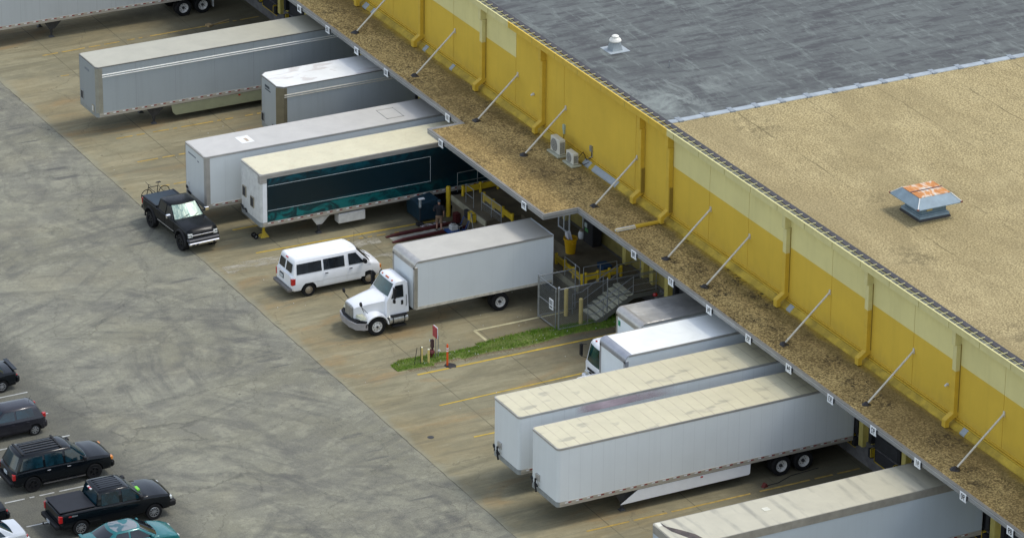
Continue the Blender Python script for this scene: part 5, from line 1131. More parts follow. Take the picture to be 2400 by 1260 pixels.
for s in (-1, 1):      # fenders with real arch
    g = MB(); cy, cz, r = 1.98, .50, .58; th = .07
    secs = []
    for i in range(13):
        a = R(8)+R(168)*i/12; y = cy-math.cos(a)*r*1.06; z = cz+math.sin(a)*r; y2 = cy-math.cos(a)*(r+th)*1.06; z2 = cz+math.sin(a)*(r+th)
        xi = .50; xo = 1.19; secs.append([(s*xi, y, z), (s*xo, y, z), (s*xo, y2, z2-.02), (s*(xo-.12), y2, z2+.03), (s*xi, y2, z2+.10)])
    g.loft(secs); f = g.build("fender", WHITEP, K, smooth=50)
    g = MB(); g.loft([[(s*.56, 1.04, 1.0), (s*1.0, 1.10, .98), (s*1.14, 1.34, .98), (s*.6, 1.36, 1.0)], [(s*.58, 1.08, 1.13), (s*.94, 1.16, 1.10), (s*1.09, 1.38, 1.07), (s*.62, 1.40, 1.14)]]); g.build("headlight", simple("aged_lamp", (.50, .50, .36), .25, .1, .3, 12, coat=.6), K, smooth=30)
    g = MB(); g.path([(s*.86, 1.35, 1.35), (s*1.0, 1.15, 1.75), (s*1.0, 1.12, 1.82)], .018, 6); g.path([(s*.95, 1.55, 1.25), (s*1.0, 1.15, 1.72)], .014, 6); g.cyl((s*1.0, 1.16, 1.86), (s*1.0, 1.09, 1.86), .12, .11, 14); g.build("hood_mirror", PLASTIC, K, smooth=40)
    g = MB(); g.box(*sorted((s*1.20, s*1.36)), 2.84, 2.95, 1.95, 2.5); g.box(*sorted((s*1.2, s*1.34)), 2.84, 2.94, 1.70, 1.88); g.path([(s*.98, 2.95, 2.45), (s*1.28, 2.9, 2.48)], .018, 6); g.path([(s*.98, 2.95, 1.62), (s*1.28, 2.9, 1.68)], .018, 6); g.build("side_mirror", PLASTIC, K)
g = MB(); g.box(-.42, .42, .90, .99, .88, 1.50); gr = g.build("grille", simple("grille_grey", (.30, .30, .28), .4, .5, .3, 10), K, bevel=.05, segs=2)
g = MB(); g.box(-.03, .03, .885, .9, .95, 1.46, 0); g.build("grille_bar", ALU, gr)
g = MB(); g.loft([[(x, yy, z) for z, yy in ((.45, y+.02), (.80, y), (.80, y+.22), (.45, y+.22))] for x, y in ((-1.19, 1.22), (-.95, .86), (-.4, .72), (.4, .72), (.95, .86), (1.19, 1.22))]); g.build("front_bumper", simple("grey_bumper", (.34, .33, .33), .45, .2, .2, 4), K, smooth=30)
g = MB(); g.loft([[(x, yy, z) for z, yy in ((.80, y+.04), (.90, y+.08), (.90, y+.24), (.80, y+.24))] for x, y in ((-1.15, 1.25), (-.93, .90), (-.4, .76), (.4, .76), (.93, .90), (1.15, 1.25))]); g.build("bumper_pad", PLASTIC, K, smooth=30)
# cab
g = MB(); CW = 1.0
def cs(q):  # profile in (y,z) at lateral position scaling q (1 = full width)
    return [(2.52, .82), (2.52, 1.72), (2.68, 1.92), (3.04, 2.55), (3.14, 2.64), (3.30, 2.68), (3.72, 2.68), (3.86, 2.55), (3.88, 1.2), (3.88, .95)]
prof = cs(1); secs = []
for s, wz in ((-1, 1), (-.9, .97), (-.5, .95), (.5, .95), (.9, .97), (1, 1)):
    secs.append([(s*CW*(1-.14*max(0, (z-1.7))/1.0), y+(.05 if abs(s) == 1 else 0)*(1 if y < 3.1 else -1)*.6+(.06*(abs(s)**2) if y < 3.2 else 0), z-(.05 if abs(s) == 1 and z > 2.5 else 0)) for y, z in prof])
g.loft(secs); cab = g.build("cab", WHITEP, K, smooth=40)
g = MB()    # windscreen
def wsp(u, v, o):
    s = (u*2-1)*.88; z = 1.93+v*.60; y = 2.68+(z-1.92)/(2.55-1.92)*.36; return (s*CW*(1-.14*(z-1.7)), y+.06*s*s-o, z+o*.5)
def slab2(fn, m=8):
    g = MB(); vs = []; fs = []
    for k in (0, 1):
        for i in range(m+1):
            for j in range(3): vs.append(fn(i/m, j/2, .012 if k else -.02))
    o = (m+1)*3
    for i in range(m):
        for j in range(2): a = i*3+j; fs.append((a, a+3, a+4, a+1)); fs.append((o+a, o+a+1, o+a+4, o+a+3))
    rim = [i*3 for i in range(m+1)]+[m*3+1, m*3+2]+[i*3+2 for i in range(m-1, -1, -1)]+[1]
    for a, b in zip(rim, rim[1:]+rim[:1]): fs.append((a, b, b+o, a+o))
    g.add(vs, fs); return g
slab2(wsp).build("windscreen", GLASST, cab, smooth=30)
for s in (-1, 1):
    def sw(u, v, o, a0=2.98, a1=3.52): 
        z = 1.82+v*.64; y = (2.86+(.26)*v)*(1-u)+3.56*u; return (s*(CW*(1-.14*max(0, z-1.7))+o), y, z)
    slab2(sw).build("side_window", GLASS, cab, smooth=30)
    g = MB(); g.box(*sorted((s*.99, s*1.012)), 2.80, 3.62, .95, 1.74); d = g.build("door", WHITEP, cab, bevel=.01)
    g = MB(); g.box(*sorted((s*1.012, s*1.04)), 3.40, 3.52, 1.42, 1.66); g.build("handle", PLASTIC, d); g = MB(); g.path([(s*1.04, 3.68, 1.3), (s*1.07, 3.70, 1.5), (s*1.05, 3.68, 1.95)], .016, 6); g.build("grab_bar", PLASTIC, cab)
    g = MB(); g.cyl((s*.92, 2.72, .66), (s*.92, 3.75, .66), .24, n=18); tk = g.build("fuel_tank", simple("dull_aluminium", (.50, .50, .46), .35, .6, .3, 6), K, smooth=40)
    g = MB()
    for y in (2.9, 3.55): g.lathe([(.25, -.03), (.25, .03)], 'y', (s*.92, y, .66), 18)
    g.box(*sorted((s*.8, s*1.22)), 2.8, 3.7, .88, .93); g.box(*sorted((s*.95, s*1.25)), 2.85, 3.6, .33, .38); g.build("step", PLASTIC, tk)
for x in (-.55, -.12, 0, .12, .55):
    g = MB(); g.box(x-.035, x+.035, 3.08, 3.16, 2.60, 2.665); g.build("roof_lamp", simple("red_amber_lamp", (.55, .12, .03), .3, 0, .1, 8), cab, bevel=.01)
for y in (1.98,):
    for s in (-1, 1): xwheel(K, (s*1.04, y, .50), .50, .26, .29, s, RIMW, 'dome')
for s in (-1, 1):
    for x in (1.08, .76): xwheel(K, (s*x, 9.05, .50), .50, .26, .29, s, RIMW, 'deep')
g = MB(); g.box(-.45, -.33, 1.2, 12.0, .72, .98); g.box(.33, .45, 1.2, 12.0, .72, .98); g.cyl((-1, 9.05, .5), (1, 9.05, .5), .09, n=8); g.cyl((-1, 1.98, .5), (1, 1.98, .5), .07, n=8); g.box(-.5, .5, 1.2, 2.6, .55, 1.0); g.build("chassis", MATTBLK, K)
g = MB(); g.box(-1.2, 1.2, 11.9, 12.1, .62, .80, 0); g.box(.7, 1.1, 12.1, 12.12, 1.12, 1.2, 1); g.box(-1.1, -.7, 12.1, 12.12, 1.12, 1.2, 1); g.build("rear_bumper", [DSTEEL, RED], K)
# 97: polished roof box with cab-over, 96: white roof box
def cabover(t, yb, zt, w_=1.0, z0=.55):
    """flat-fronted cab: back wall at yb, nose at yb-1.75"""
    f = yb-1.75; prof = [(f, z0), (f-.02, 1.25), (f+.03, 1.32), (f+.22, zt-.16), (f+.34, zt-.03), (f+.55, zt), (yb-.1, zt), (yb, zt-.1), (yb, z0+.3), (yb-.1, z0)]
    secs = []
    for s in (-1, -.9, -.4, .4, .9, 1):
        secs.append([(s*w_*(1-.07*max(0, z-1.3)), y+(.10*s*s if y < f+1 else 0), z-(.05 if abs(s) == 1 and z > zt-.2 else 0)) for y, z in prof])
    g = MB(); g.loft(secs); cab = g.build("cab", WHITEP, t, smooth=40)
    def ws(u, v, o):
        s = (u*2-1)*.90; z = 1.36+v*(zt-.22-1.36); y = f+.03+(z-1.32)/(zt-.16-1.32)*.19+.10*s*s; return (s*w_*(1-.07*(z-1.3)), y-o, z+o*.3)
    slab2(ws).build("windscreen", GLASST, cab, smooth=30)
    for s in (-1, 1):
        def sw(u, v, o):
            z = 1.40+v*(zt-.28-1.40); y = (f+.35+.12*v)*(1-u)+(yb-.5)*u; return (s*(w_*(1-.07*max(0, z-1.3))+o), y, z)
        slab2(sw).build("side_window", GLASS, cab, smooth=30)
        g = MB(); g.box(*sorted((s*(w_+.12), s*(w_+.30))), f-.12, f-.02, zt-.95, zt-.35); g.path([(s*w_*.95, f+.1, zt-.3), (s*(w_+.2), f-.07, zt-.33), (s*(w_+.2), f-.07, zt-1.0), (s*w_, f+.15, zt-1.05)], .016, 6); g.build("side_mirror", PLASTIC, t)
        xwheel(t, (s*.92, f+.75, .40), .40, .24, .24, s, RIMW, 'dome')
        g = MB(); g.box(*sorted((s*.55, s*.88)), f-.05, f+.06, .68, .84); g.build("headlight", LAMPW, t, bevel=.02)
    g = MB(); g.box(-.6, .6, f-.045, f-.01, .98, 1.10); g.box(-.4, .4, f-.045, f-.01, .84, .92); g.build("grille", MATTBLK, cab)
    g = MB(); g.box(-1.02, 1.02, f-.14, f+.1, .38, .64); g.build("front_bumper", WHITEP, t, bevel=.05)
    for x in (-.5, 0, .5):
        g = MB(); g.box(x-.05, x+.05, f+.36, f+.44, zt-.03, zt+.03); g.build("roof_lamp", RED, cab, bevel=.01)
t97 = thing("box_truck", "box truck with polished metal roof half hidden behind the brightest white roof", "box truck", (-12.05, 0, 0))
SW = simple("smooth_white_panel", (.74, .78, .77), .35, 0, .06, 1.2)
boxbody(t97, -1.22, 1.22, 10.6, 16.1, 1.0, 3.72, SW, RCH, CAPM, .32); cabover(t97, 10.45, 2.46)
t97.location.x = -12.35
g = MB(); g.box(-.98, -.78, 10.575, 10.592, 2.85, 3.12); g.build("green_label", GREENL, t97)
g = MB(); g.box(-.9, .9, 8.9, 16.0, .55, .95); g.build("chassis", MATTBLK, t97)
for s in (-1, 1): xwheel(t97, (s*.95, 14.4, .40), .40, .24, .24, s, RIMW, 'deep')
t96 = thing("box_truck", "box truck with the brightest plain white roof and grey rounded front cap", "box truck", (-8.82, 0, 0))
boxbody(t96, -1.27, 1.27, 7.75, 16.1, 1.05, 4.10, SW, RWH, simple("grey_cap", (.36, .37, .40), .35, .5, .15, 3), .28); cabover(t96, 7.62, 2.42)
g = MB(); g.box(-.9, .9, 6, 16.0, .55, 1.0); g.build("chassis", MATTBLK, t96)
for s in (-1, 1): xwheel(t96, (s*1.05, 13.9, .48), .48, .26, .28, s, RIMW, 'deep')
# ------------------------------------------------------------------ things on the roofs
t = thing("roof_ventilator", "large blue-grey hooded roof ventilator with rusty white top on the tan gravel roof", "roof vent", (-4.10, 22.37, 10.2), 0); t.scale = (.90, .90, .90)
BLG = simple("blue_grey_sheet", (.21, .28, .32), .6, .0, .18, 2); BLD = simple("blue_grey_body", (.13, .20, .25), .5, .2, .2, 2)
g = MB(); g.loft([[(-1.02, -1.02, -.02), (1.02, -1.02, -.02), (1.02, 1.02, -.02), (-1.02, 1.02, -.02)], [(-.98, -.98, .12), (.98, -.98, .12), (.98, .98, .12), (-.98, .98, .12)]]); g.build("tar_skirt", TARB, t)
g = MB(); g.box(-.95, .95, -.95, .95, .10, .26); g.box(-.88, .88, -.88, .88, .26, .32); g.build("curb", BLG, t, bevel=.015)
g = MB(); g.box(-.80, .80, -.80, .80, .3, 1.02); 
for k in range(9): g.box(.80, .812, -.78+k*.19, -.76+k*.19, .34, 1.0)
g.build("housing", BLD, t)
g = MB(); g.loft([[(-1.42, -1.42, .88), (1.42, -1.42, .88), (1.42, 1.42, .88), (-1.42, 1.42, .88)], [(-1.42, -1.42, .92), (1.42, -1.42, .92), (1.42, 1.42, .92), (-1.42, 1.42, .92)], [(-.88, -.98, 1.34), (.88, -.98, 1.34), (.88, .98, 1.34), (-.88, .98, 1.34)]]); hd = g.build("hood", BLG, t)
g = MB(); g.box(-.87, .87, -.97, .97, 1.342, 1.375, 0); g.build("top_panel", RUST, hd)
g = MB(); g.box(-.03, .03, -1.0, 1.0, 1.376, 1.41); g.build("top_seam", simple("brown_seam", (.12, .05, .04), .6), hd)
for sx, sy in ((1, -1), (1, 1), (-1, -1)):
    g = MB(); g.cyl((sx*1.40, sy*1.40, .93), (sx*.89, sy*.98, 1.35), .03, n=6); g.box(sx*1.4-.07, sx*1.4+.05, sy*1.38-.06, sy*1.38+.06, .90, .97, 1); g.build("hip_strip", [OFFW, simple("rust_spot", (.16, .05, .03), .8)], hd)
for y, z, w_ in ((-.28, .52, .17), (.30, .62, .13)):
    g = MB(); g.box(.81, .86, y-w_, y+w_, z-.02, z+.36, 0); g.box(.86, .867, y-w_*.4, y+w_*.2, z+.12, z+.24, 1); g.build("junction_box", [simple("ochre_box", (.45, .33, .10), .6), MATTBLK], t)
t = thing("roof_vent", "small white mushroom vent on a pale square base on the grey roof", "roof vent", (-30.3, 19.62, 10.2))
g = MB(); g.box(-.85, .8, -.8, .85, .0, .012); g.build("pale_patch", simple("pale_membrane_patch", (.34, .38, .39), .6, 0, .2, 2), t)
g = MB(); g.loft([[(-.42, -.42, .0), (.42, -.42, .0), (.42, .42, .0), (-.42, .42, .0)], [(-.30, -.30, .55), (.30, -.30, .55), (.30, .30, .55), (-.30, .30, .55)]]); g.build("curb", simple("grey_curb", (.30, .33, .33), .6, 0, .2, 3), t)
g = MB(); g.lathe([(.44, .56), (.46, .62), (.40, .72), (.30, .78), (.27, .80), (.27, .90), (.20, .95), (0, .97)], 'z', n=22); g.build("cap", simple("aged_white_cap", (.72, .70, .62), .4, 0, .2, 5), t, smooth=35)
t.scale = (.72, .72, .85)
t = thing("roof_pipe", "thin upright pipe on the grey roof right of the small white vent", "vent pipe", (-26.7, 20.9, 10.2)); g = MB(); g.cyl((0, 0, 0), (0, 0, .35), .03, n=6); g.build("pipe", STEEL, t)
# air-conditioning condensers on the canopy
def condenser(label, x, y, w_, d, h, rz, pad):
    t = thing("air_conditioner", label, "air conditioner", (x, y, 5.205), rz, "outdoor AC units on the canopy")
    CREAM = simple("cream_case", (.60, .59, .50), .45, 0, .12, 3)
    g = MB(); g.box(-w_/2-.16, w_/2+.12, -d/2-.14, d/2+.14, 0, .09); g.build("pad", simple("pad_concrete", (.40, .40, .30), .9, 0, .2, 3), t, bevel=.015)
    g = MB(); g.box(-w_/2, w_/2, -d/2, d/2, .12, h); g.build("case", CREAM, t, bevel=.02)
    g = MB(); g.lathe([(.0, -.012), (h*.36, -.012), (h*.38, .0)], 'y', (-w_*.10, -d/2, h*.55), 22, 1); 
    for k in range(5): g.lathe([(h*(.07+.065*k), -.02), (h*(.085+.065*k), -.02)], 'y', (-w_*.10, -d/2, h*.55), 22, 0)
    g.build("fan_grille", [CREAM, simple("fan_dark", (.16, .16, .15), .6)], t)
    g = MB()
    for k in range(11):
        z = .2+(h-.3)*k/11; g.box(w_/2, w_/2+.006, -d/2+.04, d/2-.04, z, z+(h-.3)/11*.45)
    g.build("louvres", MATTBLK, t)
    return t
condenser("larger cream AC unit with round fan, left one of the pair on the canopy", -29.45, 15.78, 1.0, .36, .95, 0, 0)
condenser("smaller cream AC unit right of the larger one, with cables to the wall", -27.85, 15.78, .80, .32, .72, 0, 0)
t = thing("electrical_cable", "grey conduit and black cables between the smaller AC unit and the gold wall", "cable", (0, 0, 0))
g = MB(); g.path([(-27.5, 15.9, 5.6), (-27.6, 16.3, 5.9), (-27.4, 16.4, 5.5), (-27.25, 16.5, 5.6), (-27.2, 16.57, 5.7), (-27.2, 16.57, 6.05)], .018, 6); g.path([(-27.5, 15.9, 5.4), (-27.3, 16.2, 5.3), (-27.15, 16.4, 5.45)], .015, 6); g.build("cable", PLASTIC, t)
g = MB(); g.box(-27.3, -27.1, 16.50, 16.6, 6.05, 6.35); g.path([(-27.1, 16.56, 6.1), (-27.08, 16.56, 5.75), (-27.3, 16.5, 5.65)], .02, 6); g.build("switch_box", STEEL, t)
t = thing("switch_box", "small pale-green box on the gold wall above the larger AC unit", "electrical box", (-30.22, 16.5, 5.75)); g = MB(); g.box(-.09, .09, 0, .1, .42, .72); g.box(-.06, .06, .02, .1, .2, .38); g.build("box", simple("pale_green_box", (.36, .45, .36), .5), t)
g = MB(); g.path([(0, .06, .2), (-.05, .04, -.1), (.3, -.3, -.45)], .015, 5); g.build("cable", PLASTIC, t)

# ------------------------------------------------------------------ grass strip with its posts
def gx0(y): return -19.75-.20*math.sin(y*.9)*.6-(.25 if y > 6 else 0)+(.55 if y < 1.6 else 0)*(1.6-y)
def gx1(y): return -18.62-.10*math.sin(y*1.3)-(.30 if 3.0 < y < 4.6 else 0)-(.02*max(0, y-6))
g = MB(); rows = []
ys = [1.0+i*.15 for i in range(90)]
g.add([v for y in ys for v in ((gx0(y), y, .012), ((gx0(y)+gx1(y))/2, y, .05), (gx1(y), y, .012))], [f for i in range(len(ys)-1) for f in ((3*i, 3*i+1, 3*i+4, 3*i+3), (3*i+1, 3*i+2, 3*i+5, 3*i+4))], 0)
rg = random.Random(3)
for k in range(30000):
    y = rg.uniform(.98, 14.4)
    if math.sin(y*3.1+1.3*math.sin(y*7.7)) > .93 and rg.random() < .7: continue
    a, b = gx0(y), gx1(y)-.12; u = rg.random()
    x = a+(b-a)*u+rg.gauss(0, .06); h = rg.uniform(.03, .11)*(1.25 if y > 9 else 1)*rg.choice((.7, 1, 1.3)); an = rg.uniform(0, math.pi); wd = rg.uniform(.008, .022); dx, dy = math.cos(an)*wd, math.sin(an)*wd; lx, ly = rg.gauss(0, .04), rg.gauss(0, .04)
    g.add([(x-dx, y-dy, .01), (x+dx, y+dy, .01), (x+lx, y+ly, h)], [(0, 1, 2)], (3 if rg.random() < .12+.3*max(0, math.sin(y*2.3+x*3)) else rg.choice((1, 1, 2))))
GR = [simple("grass_soil", (.14, .17, .04), .95, 0, .5, 4), simple("grass_a", (.12, .25, .008), .7, 0, .35, 1.2), simple("grass_b", (.19, .33, .015), .7, 0, .3, 1.5), simple("grass_c", (.27, .32, .05), .7, 0, .3, 2)]
o = g.build("grass", GR); tag(o, "long narrow strip of bright green grass beside the yellow line", kind="stuff")
g = MB()
for k in range(45):
    y = rg.uniform(1.2, 14.2); x = gx0(y)+(gx1(y)-gx0(y))*rg.uniform(.1, 1.1); r = rg.uniform(.010, .028); g.cyl((x, y, .05), (x, y, .10), r, r*.6, 5)
for k in range(130):
    y = rg.uniform(-1.5, 15.5); x = rg.choice((rg.uniform(-53, -41), rg.uniform(-35, -17), rg.uniform(-17, -4))); r = rg.uniform(.008, .026); g.cyl((x, y, .004), (x, y, .02), r, r, 5)
o = g.build("litter", OFFW); tag(o, "tiny scraps of white litter and daisies scattered on the ground", kind="stuff")
g = MB()
for k in range(5200):   # straw-like soil crumbs along the kerb of the strip
    y = rg.uniform(1.5, 14.5); side_ = rg.random() < .6; x = (gx1(y)+abs(rg.gauss(0, .14))) if side_ else (gx0(y)-abs(rg.gauss(0, .10))); r = rg.uniform(.008, .03)
    g.add([(x-r, y, .008), (x, y-r*.7, .008), (x+r, y, .008), (x, y+r*.7, .02)], [(0, 1, 3), (1, 2, 3), (2, 0, 3)])
o = g.build("soil_crumbs", simple("dry_soil", (.20, .145, .075), .95, 0, .4, 8)); tag(o, "dry soil crumbs spilling from the grass strip", kind="stuff")
def post(name, label, cat, x, y, r, h, mat, cap=None, grp=None, lean=(0, 0)):
    t = thing(name, label, cat, (x, y, 0), 0, grp)
    g = MB(); g.cyl((0, 0, 0), (lean[0], lean[1], h), r, n=14); g.build("post", mat, t, smooth=40)
    g = MB(); g.lathe([(r*1.02, -.02), (r*.98, r*.25), (r*.6, r*.55), (0, r*.65)], 'z', (lean[0], lean[1], h), 14); g.build("cap", cap or mat, t, smooth=50)
    return t
post("bollard", "tall pale-yellow bollard behind the wire fence near the gate", "bollard", -21.0, 11.8, .11, 1.5, BOLL, None, "pale yellow bollards by the gate")
post("bollard", "pale-yellow bollard standing at the grass edge right of the gate", "bollard", -19.69, 11.96, .11, 1.42, BOLL, None, "pale yellow bollards by the gate")
post("bollard", "bright yellow bollard under the canopy beside the standing man", "bollard", -35.41, 12.30, .13, 1.7, YELLOW)
post("marker_post", "taller of the two thin yellow posts in the grass", "marker post", -19.16, 2.55, .055, .86, BOLL, simple("pale_cap2", (.8, .78, .55)), "thin yellow posts in the grass")
post("marker_post", "shorter thin yellow post in the grass with a dark band", "marker post", -18.95, 2.83, .055, .78, BOLL, simple("pale_cap2", (.8, .78, .55)), "thin yellow posts in the grass")
post("stake", "thin black stake leaning at the left in the grass", "stake", -19.0, 2.05, .016, .98, MATTBLK, None, "thin black stakes", (.02, .14)); post("stake", "thin black stake upright beside the taller yellow post", "stake", -19.02, 2.42, .016, .98, MATTBLK, None, "thin black stakes")
t = thing("delineator_post", "orange flexible post with two white bands on a black base by the yellow line", "delineator post", (-18.28, 3.55, 0))
g = MB(); g.cyl((0, 0, 0), (0, 0, 1.12), .05, n=14); g.cyl((0, 0, 1.12), (0, 0, 1.2), .05, .03, 14); g.build("post", ORANGE, t, smooth=40)
for z in (.80, .93): g = MB(); g.cyl((0, 0, z), (0, 0, z+.07), .053, n=14); g.build("white_band", WHITE, t, smooth=40)
g = MB(); g.loft([[(math.cos(a)*r*(1.2 if i % 2 else .9)+.06, math.sin(a)*r*.9+.14, z) for i, a in enumerate([k*math.pi/5 for k in range(10)])] for r, z in ((.34, .006), (.28, .03), (.1, .04))]); g.build("base", TARB, t)
t = thing("fire_department_connection", "dark red hydrant-like connection with a red sign on twin poles in the grass", "standpipe", (-19.38, 3.45, 0))
for dx, dy in ((0, .0), (.0, .14)):
    g = MB(); g.cyl((dx, dy, 0), (dx, dy, 1.22), .022, n=8); g.build("pole", STEEL, t, smooth=40)
g = MB(); g.box(-.24, .20, -.06, -.03, 1.16, 1.72, 0); g.box(-.22, .24, -.02, .0, 1.16, 1.76, 1); sg = g.build("sign_plate", [simple("faded_red_sign", (.40, .05, .055), .5, 0, .3, 10), WHITE], t)
g = MB(); g.cyl((-.12, -.18, 0), (-.12, -.18, .28), .06, n=10); g.lathe([(.0, .2), (.14, .22), (.18, .32), (.14, .42), (0, .46)], 'z', (-.12, -.18, 0), 12); g.cyl((-.12, -.18, .32), (-.02, -.32, .36), .05, n=8); g.cyl((-.12, -.18, .32), (-.28, -.22, .36), .05, n=8); g.build("hydrant_head", simple("dark_red_casting", (.14, .03, .03), .5, .1, .4, 10), t, smooth=40)
g = MB(); g.cyl((-.14, -.12, .45), (-.14, -.12, 1.0), .05, n=10); g.box(-.22, -.06, -.2, -.06, .55, .98); g.build("control_valve", simple("brown_steel", (.08, .04, .04), .6, .2, .3, 8), t); g = MB(); g.cyl((-.2, -.22, .92), (-.22, -.26, .92), .06, n=10); g.cyl((.1, .1, .42), (.16, .16, .45), .06, n=8); g.build("gauge", OFFW, t)

# ------------------------------------------------------------------ under and around the canopy
t = thing("lifting_rails", "pair of long maroon steel channels lying on the concrete where the man stands", "steel rails", (0, 0, 0))
for x0, x1, ys_, ye in ((-34.25, -34.35, 7.95, 12.4), (-33.45, -33.50, 7.95, 12.4)):
    g = MB(); d = (x1-x0)
    g.loft([[(x0-.09, ys_, .01), (x0+.09, ys_, .01), (x0+.09, ys_, .04), (x0-.09, ys_, .04)], [(x0-.10, ys_+.7, .01), (x0+.10, ys_+.7, .01), (x0+.10, ys_+.7, .14), (x0-.10, ys_+.7, .14)], [(x1-.10, ye, .01), (x1+.10, ye, .01), (x1+.10, ye, .14), (x1-.10, ye, .14)]]); g.build("channel", MAROON, t)
g = MB(); g.box(-34.5, -34.15, 12.1, 12.38, .1, .62); g.build("end_bracket", MAROON, t)
g = MB(); n = 30; pts = []
for i in range(n+1):
    y = 8.1+4.2*i/n; pts.append((y, rg.uniform(-.05, .05)))
g.add([(-34.14+a, y, .009) for y, a in pts]+[(-33.56+a, y, .009) for y, a in pts], [(i, i+1, n+1+i+1, n+1+i) for i in range(n)]); o = g.build("washed_strip", simple("washed_concrete", (.36, .345, .29), .9, 0, .55, 1.6, aniso=(1, .4, 1))); tag(o, "pale washed strip of concrete between the maroon rails", kind="structure")
g = MB()
for cx, ex, ya in ((-34.6, 1.7, -1.6), (-32.55, .9, 2.8)):
    pts = [(ya+i*.35, rg.uniform(-.12, .12)) for i in range(27)]; k = len(pts)
    g.add([(cx+a, y, .0095) for y, a in pts]+[(cx+ex*.5+b, y, .0095) for (y, a), b in zip(pts, [rg.uniform(-.15, .2) for _ in pts])], [(i, i+1, k+i+1, k+i) for i in range(k-1)])
WASH = NT("pale_wash_streak"); nn = WASH.noise(WASH.pos((2.2, .5, 1)), 1.1, 7, .7, .8); WASH.put(WASH.b.inputs["Alpha"], WASH.math('MULTIPLY', WASH.ramp(nn, .42, .60), .7)); WASH.fin((.46, .43, .34), .9)
o = g.build("wash_streaks", WASH.m); tag(o, "pale washed-out streaks on the concrete beside the van", kind="structure")
t = thing("dumpster", "dark blue-green waste container in shade behind the man", "waste container", (-35.9, 10.95, 0), R(0))
CB = simple("dark_blue_steel", (.008, .035, .055), .5, .1, .3, 3)
g = MB(); g.loft([[(-.75, -.55, .15), (.75, -.55, .15), (.75, .45, .15), (-.75, .45, .15)], [(-.8, -.6, 1.1), (.8, -.6, 1.1), (.8, .55, 1.1), (-.8, .55, 1.1)]]); g.build("bin", CB, t, bevel=.02)
g = MB(); g.loft([[(-.82, -.62, 1.1), (.82, -.62, 1.1), (.82, .57, 1.1), (-.82, .57, 1.1)], [(-.8, -.6, 1.14), (.8, -.6, 1.14), (.8, .57, 1.3), (-.8, .57, 1.3)]]); g.build("lid", CB, t)
t = thing("work_lamp", "thin dark stand with slim pale lamp box and heavy foot beside the man", "work lamp", (-34.95, 10.35, 0))
g = MB(); g.cyl((0, 0, 0), (0, 0, 1.1), .02, n=6); g.build("pole", DSTEEL, t); g = MB(); g.box(-.03, .03, -.06, .06, 1.05, 1.55); g.build("lamp_box", simple("pale_lamp_box", (.38, .42, .42)), t); g = MB(); g.box(-.05, .15, -.1, .22, 1.55, 1.59); g.build("lamp_head", WHITE, t); g = MB(); g.box(-.16, .16, -.2, .2, 0, .16); g.build("foot", MATTBLK, t, bevel=.03)
t = thing("hose", "tangled pale hose lying on the ground behind the man's legs", "hose", (-34.55, 11.0, .02))
g = MB(); pts = []
for i in range(120): a = i*.45; r = .18+.14*math.sin(i*.37); pts.append((math.cos(a)*r*.8+.05*math.sin(i), math.sin(a)*r*1.6+(i-60)*.010, .02+.04*abs(math.sin(i*.7))))
g.path(pts, .014, 5); g.build("coil", simple("pale_hose", (.50, .45, .46), .6, 0, .5, 20), t)
t = thing("pressure_washer", "blue and grey machine with engine, low beside the concrete dock face", "pressure washer", (-33.15, 11.55, 0))
BLUE = simple("machine_blue", (.01, .06, .22), .4, 0, .2, 5)
g = MB(); g.box(-.3, .3, -.5, .45, .15, .24); g.path([(-.3, .45, .2), (-.3, .7, .75), (.3, .7, .75), (.3, .45, .2)], .025, 6); g.build("frame", BLUE, t); g = MB(); g.box(-.18, .18, -.28, .1, .24, .52, 0); g.cyl((0, -.1, .52), (0, -.1, .62), .14, n=12, mi=1); g.box(-.2, .2, .14, .36, .24, .44, 2); g.build("engine", [OFFW, DSTEEL, PLASTIC], t, bevel=.015)
for s in (-1, 1): g = MB(); g.lathe([(.14, -.03), (.14, .03), (0, .03)], 'x', (s*.34, .2, .14), 14); g.build("wheel", TYRE, t)
t = thing("tripod", "dim grey tripod standing against the concrete dock face", "tripod", (-31.9, 11.9, 0))
g = MB()
for a in (0, 2.1, 4.2): g.cyl((0, 0, 1.45), (math.cos(a)*.45, math.sin(a)*.35, 0), .018, n=6)
g.cyl((0, 0, 1.35), (0, 0, 1.6), .05, n=8); g.build("legs", STEEL, t)
t = thing("trash_can", "yellow round bin with white papers sticking out of it on the shaded platform", "trash can", (-25.55, 14.5, 1.25))
g = MB(); g.lathe([(0, 0), (.22, 0), (.29, .68), (.33, .70), (.33, .78), (.29, .78), (.26, .7), (.2, .3), (0, .3)], 'z', n=24); g.build("bin", simple("bin_yellow", (.74, .43, .005), .5, 0, .1, 3), t, smooth=40); t.scale = (1.15, 1.15, 1.12)
for s in (-1, 1): g = MB(); g.box(s*.33-.07, s*.33+.07, -.10, .10, .56, .66); g.build("handle", simple("bin_yellow", (.70, .36, .005)), t, bevel=.02)
g = MB(); g.prism([(-.27, .76), (.10, .66), (-.06, 1.02), (-.30, .98)], 'y', -.14, -.10); g.prism([(-.22, .72), (.16, .70), (-.05, 1.08), (-.24, 1.04)], 'y', -.03, .02); pp = g.build("papers", simple("paper", (.72, .72, .76), .7, 0, .08, 9), t)
t = thing("wire_cage", "white-framed wire cage locker under the canopy behind the yellow bin", "cage", (-28.3, 15.6, 1.25))
g = MB()
for x in (-.6, 0, .6): g.box(x-.03, x+.03, -.03, .03, 0, 1.9)
for z in (0.03, 1.85): g.box(-.6, .6, -.03, .03, z, z+.06)
for x in (.6,):
    g.box(x-.03, x+.03, .8, .86, 0, 1.9); g.box(x-.03, x+.03, 0, .86, 1.83, 1.88)
g.build("frame", simple("white_bar", (.62, .66, .68), .4), t)
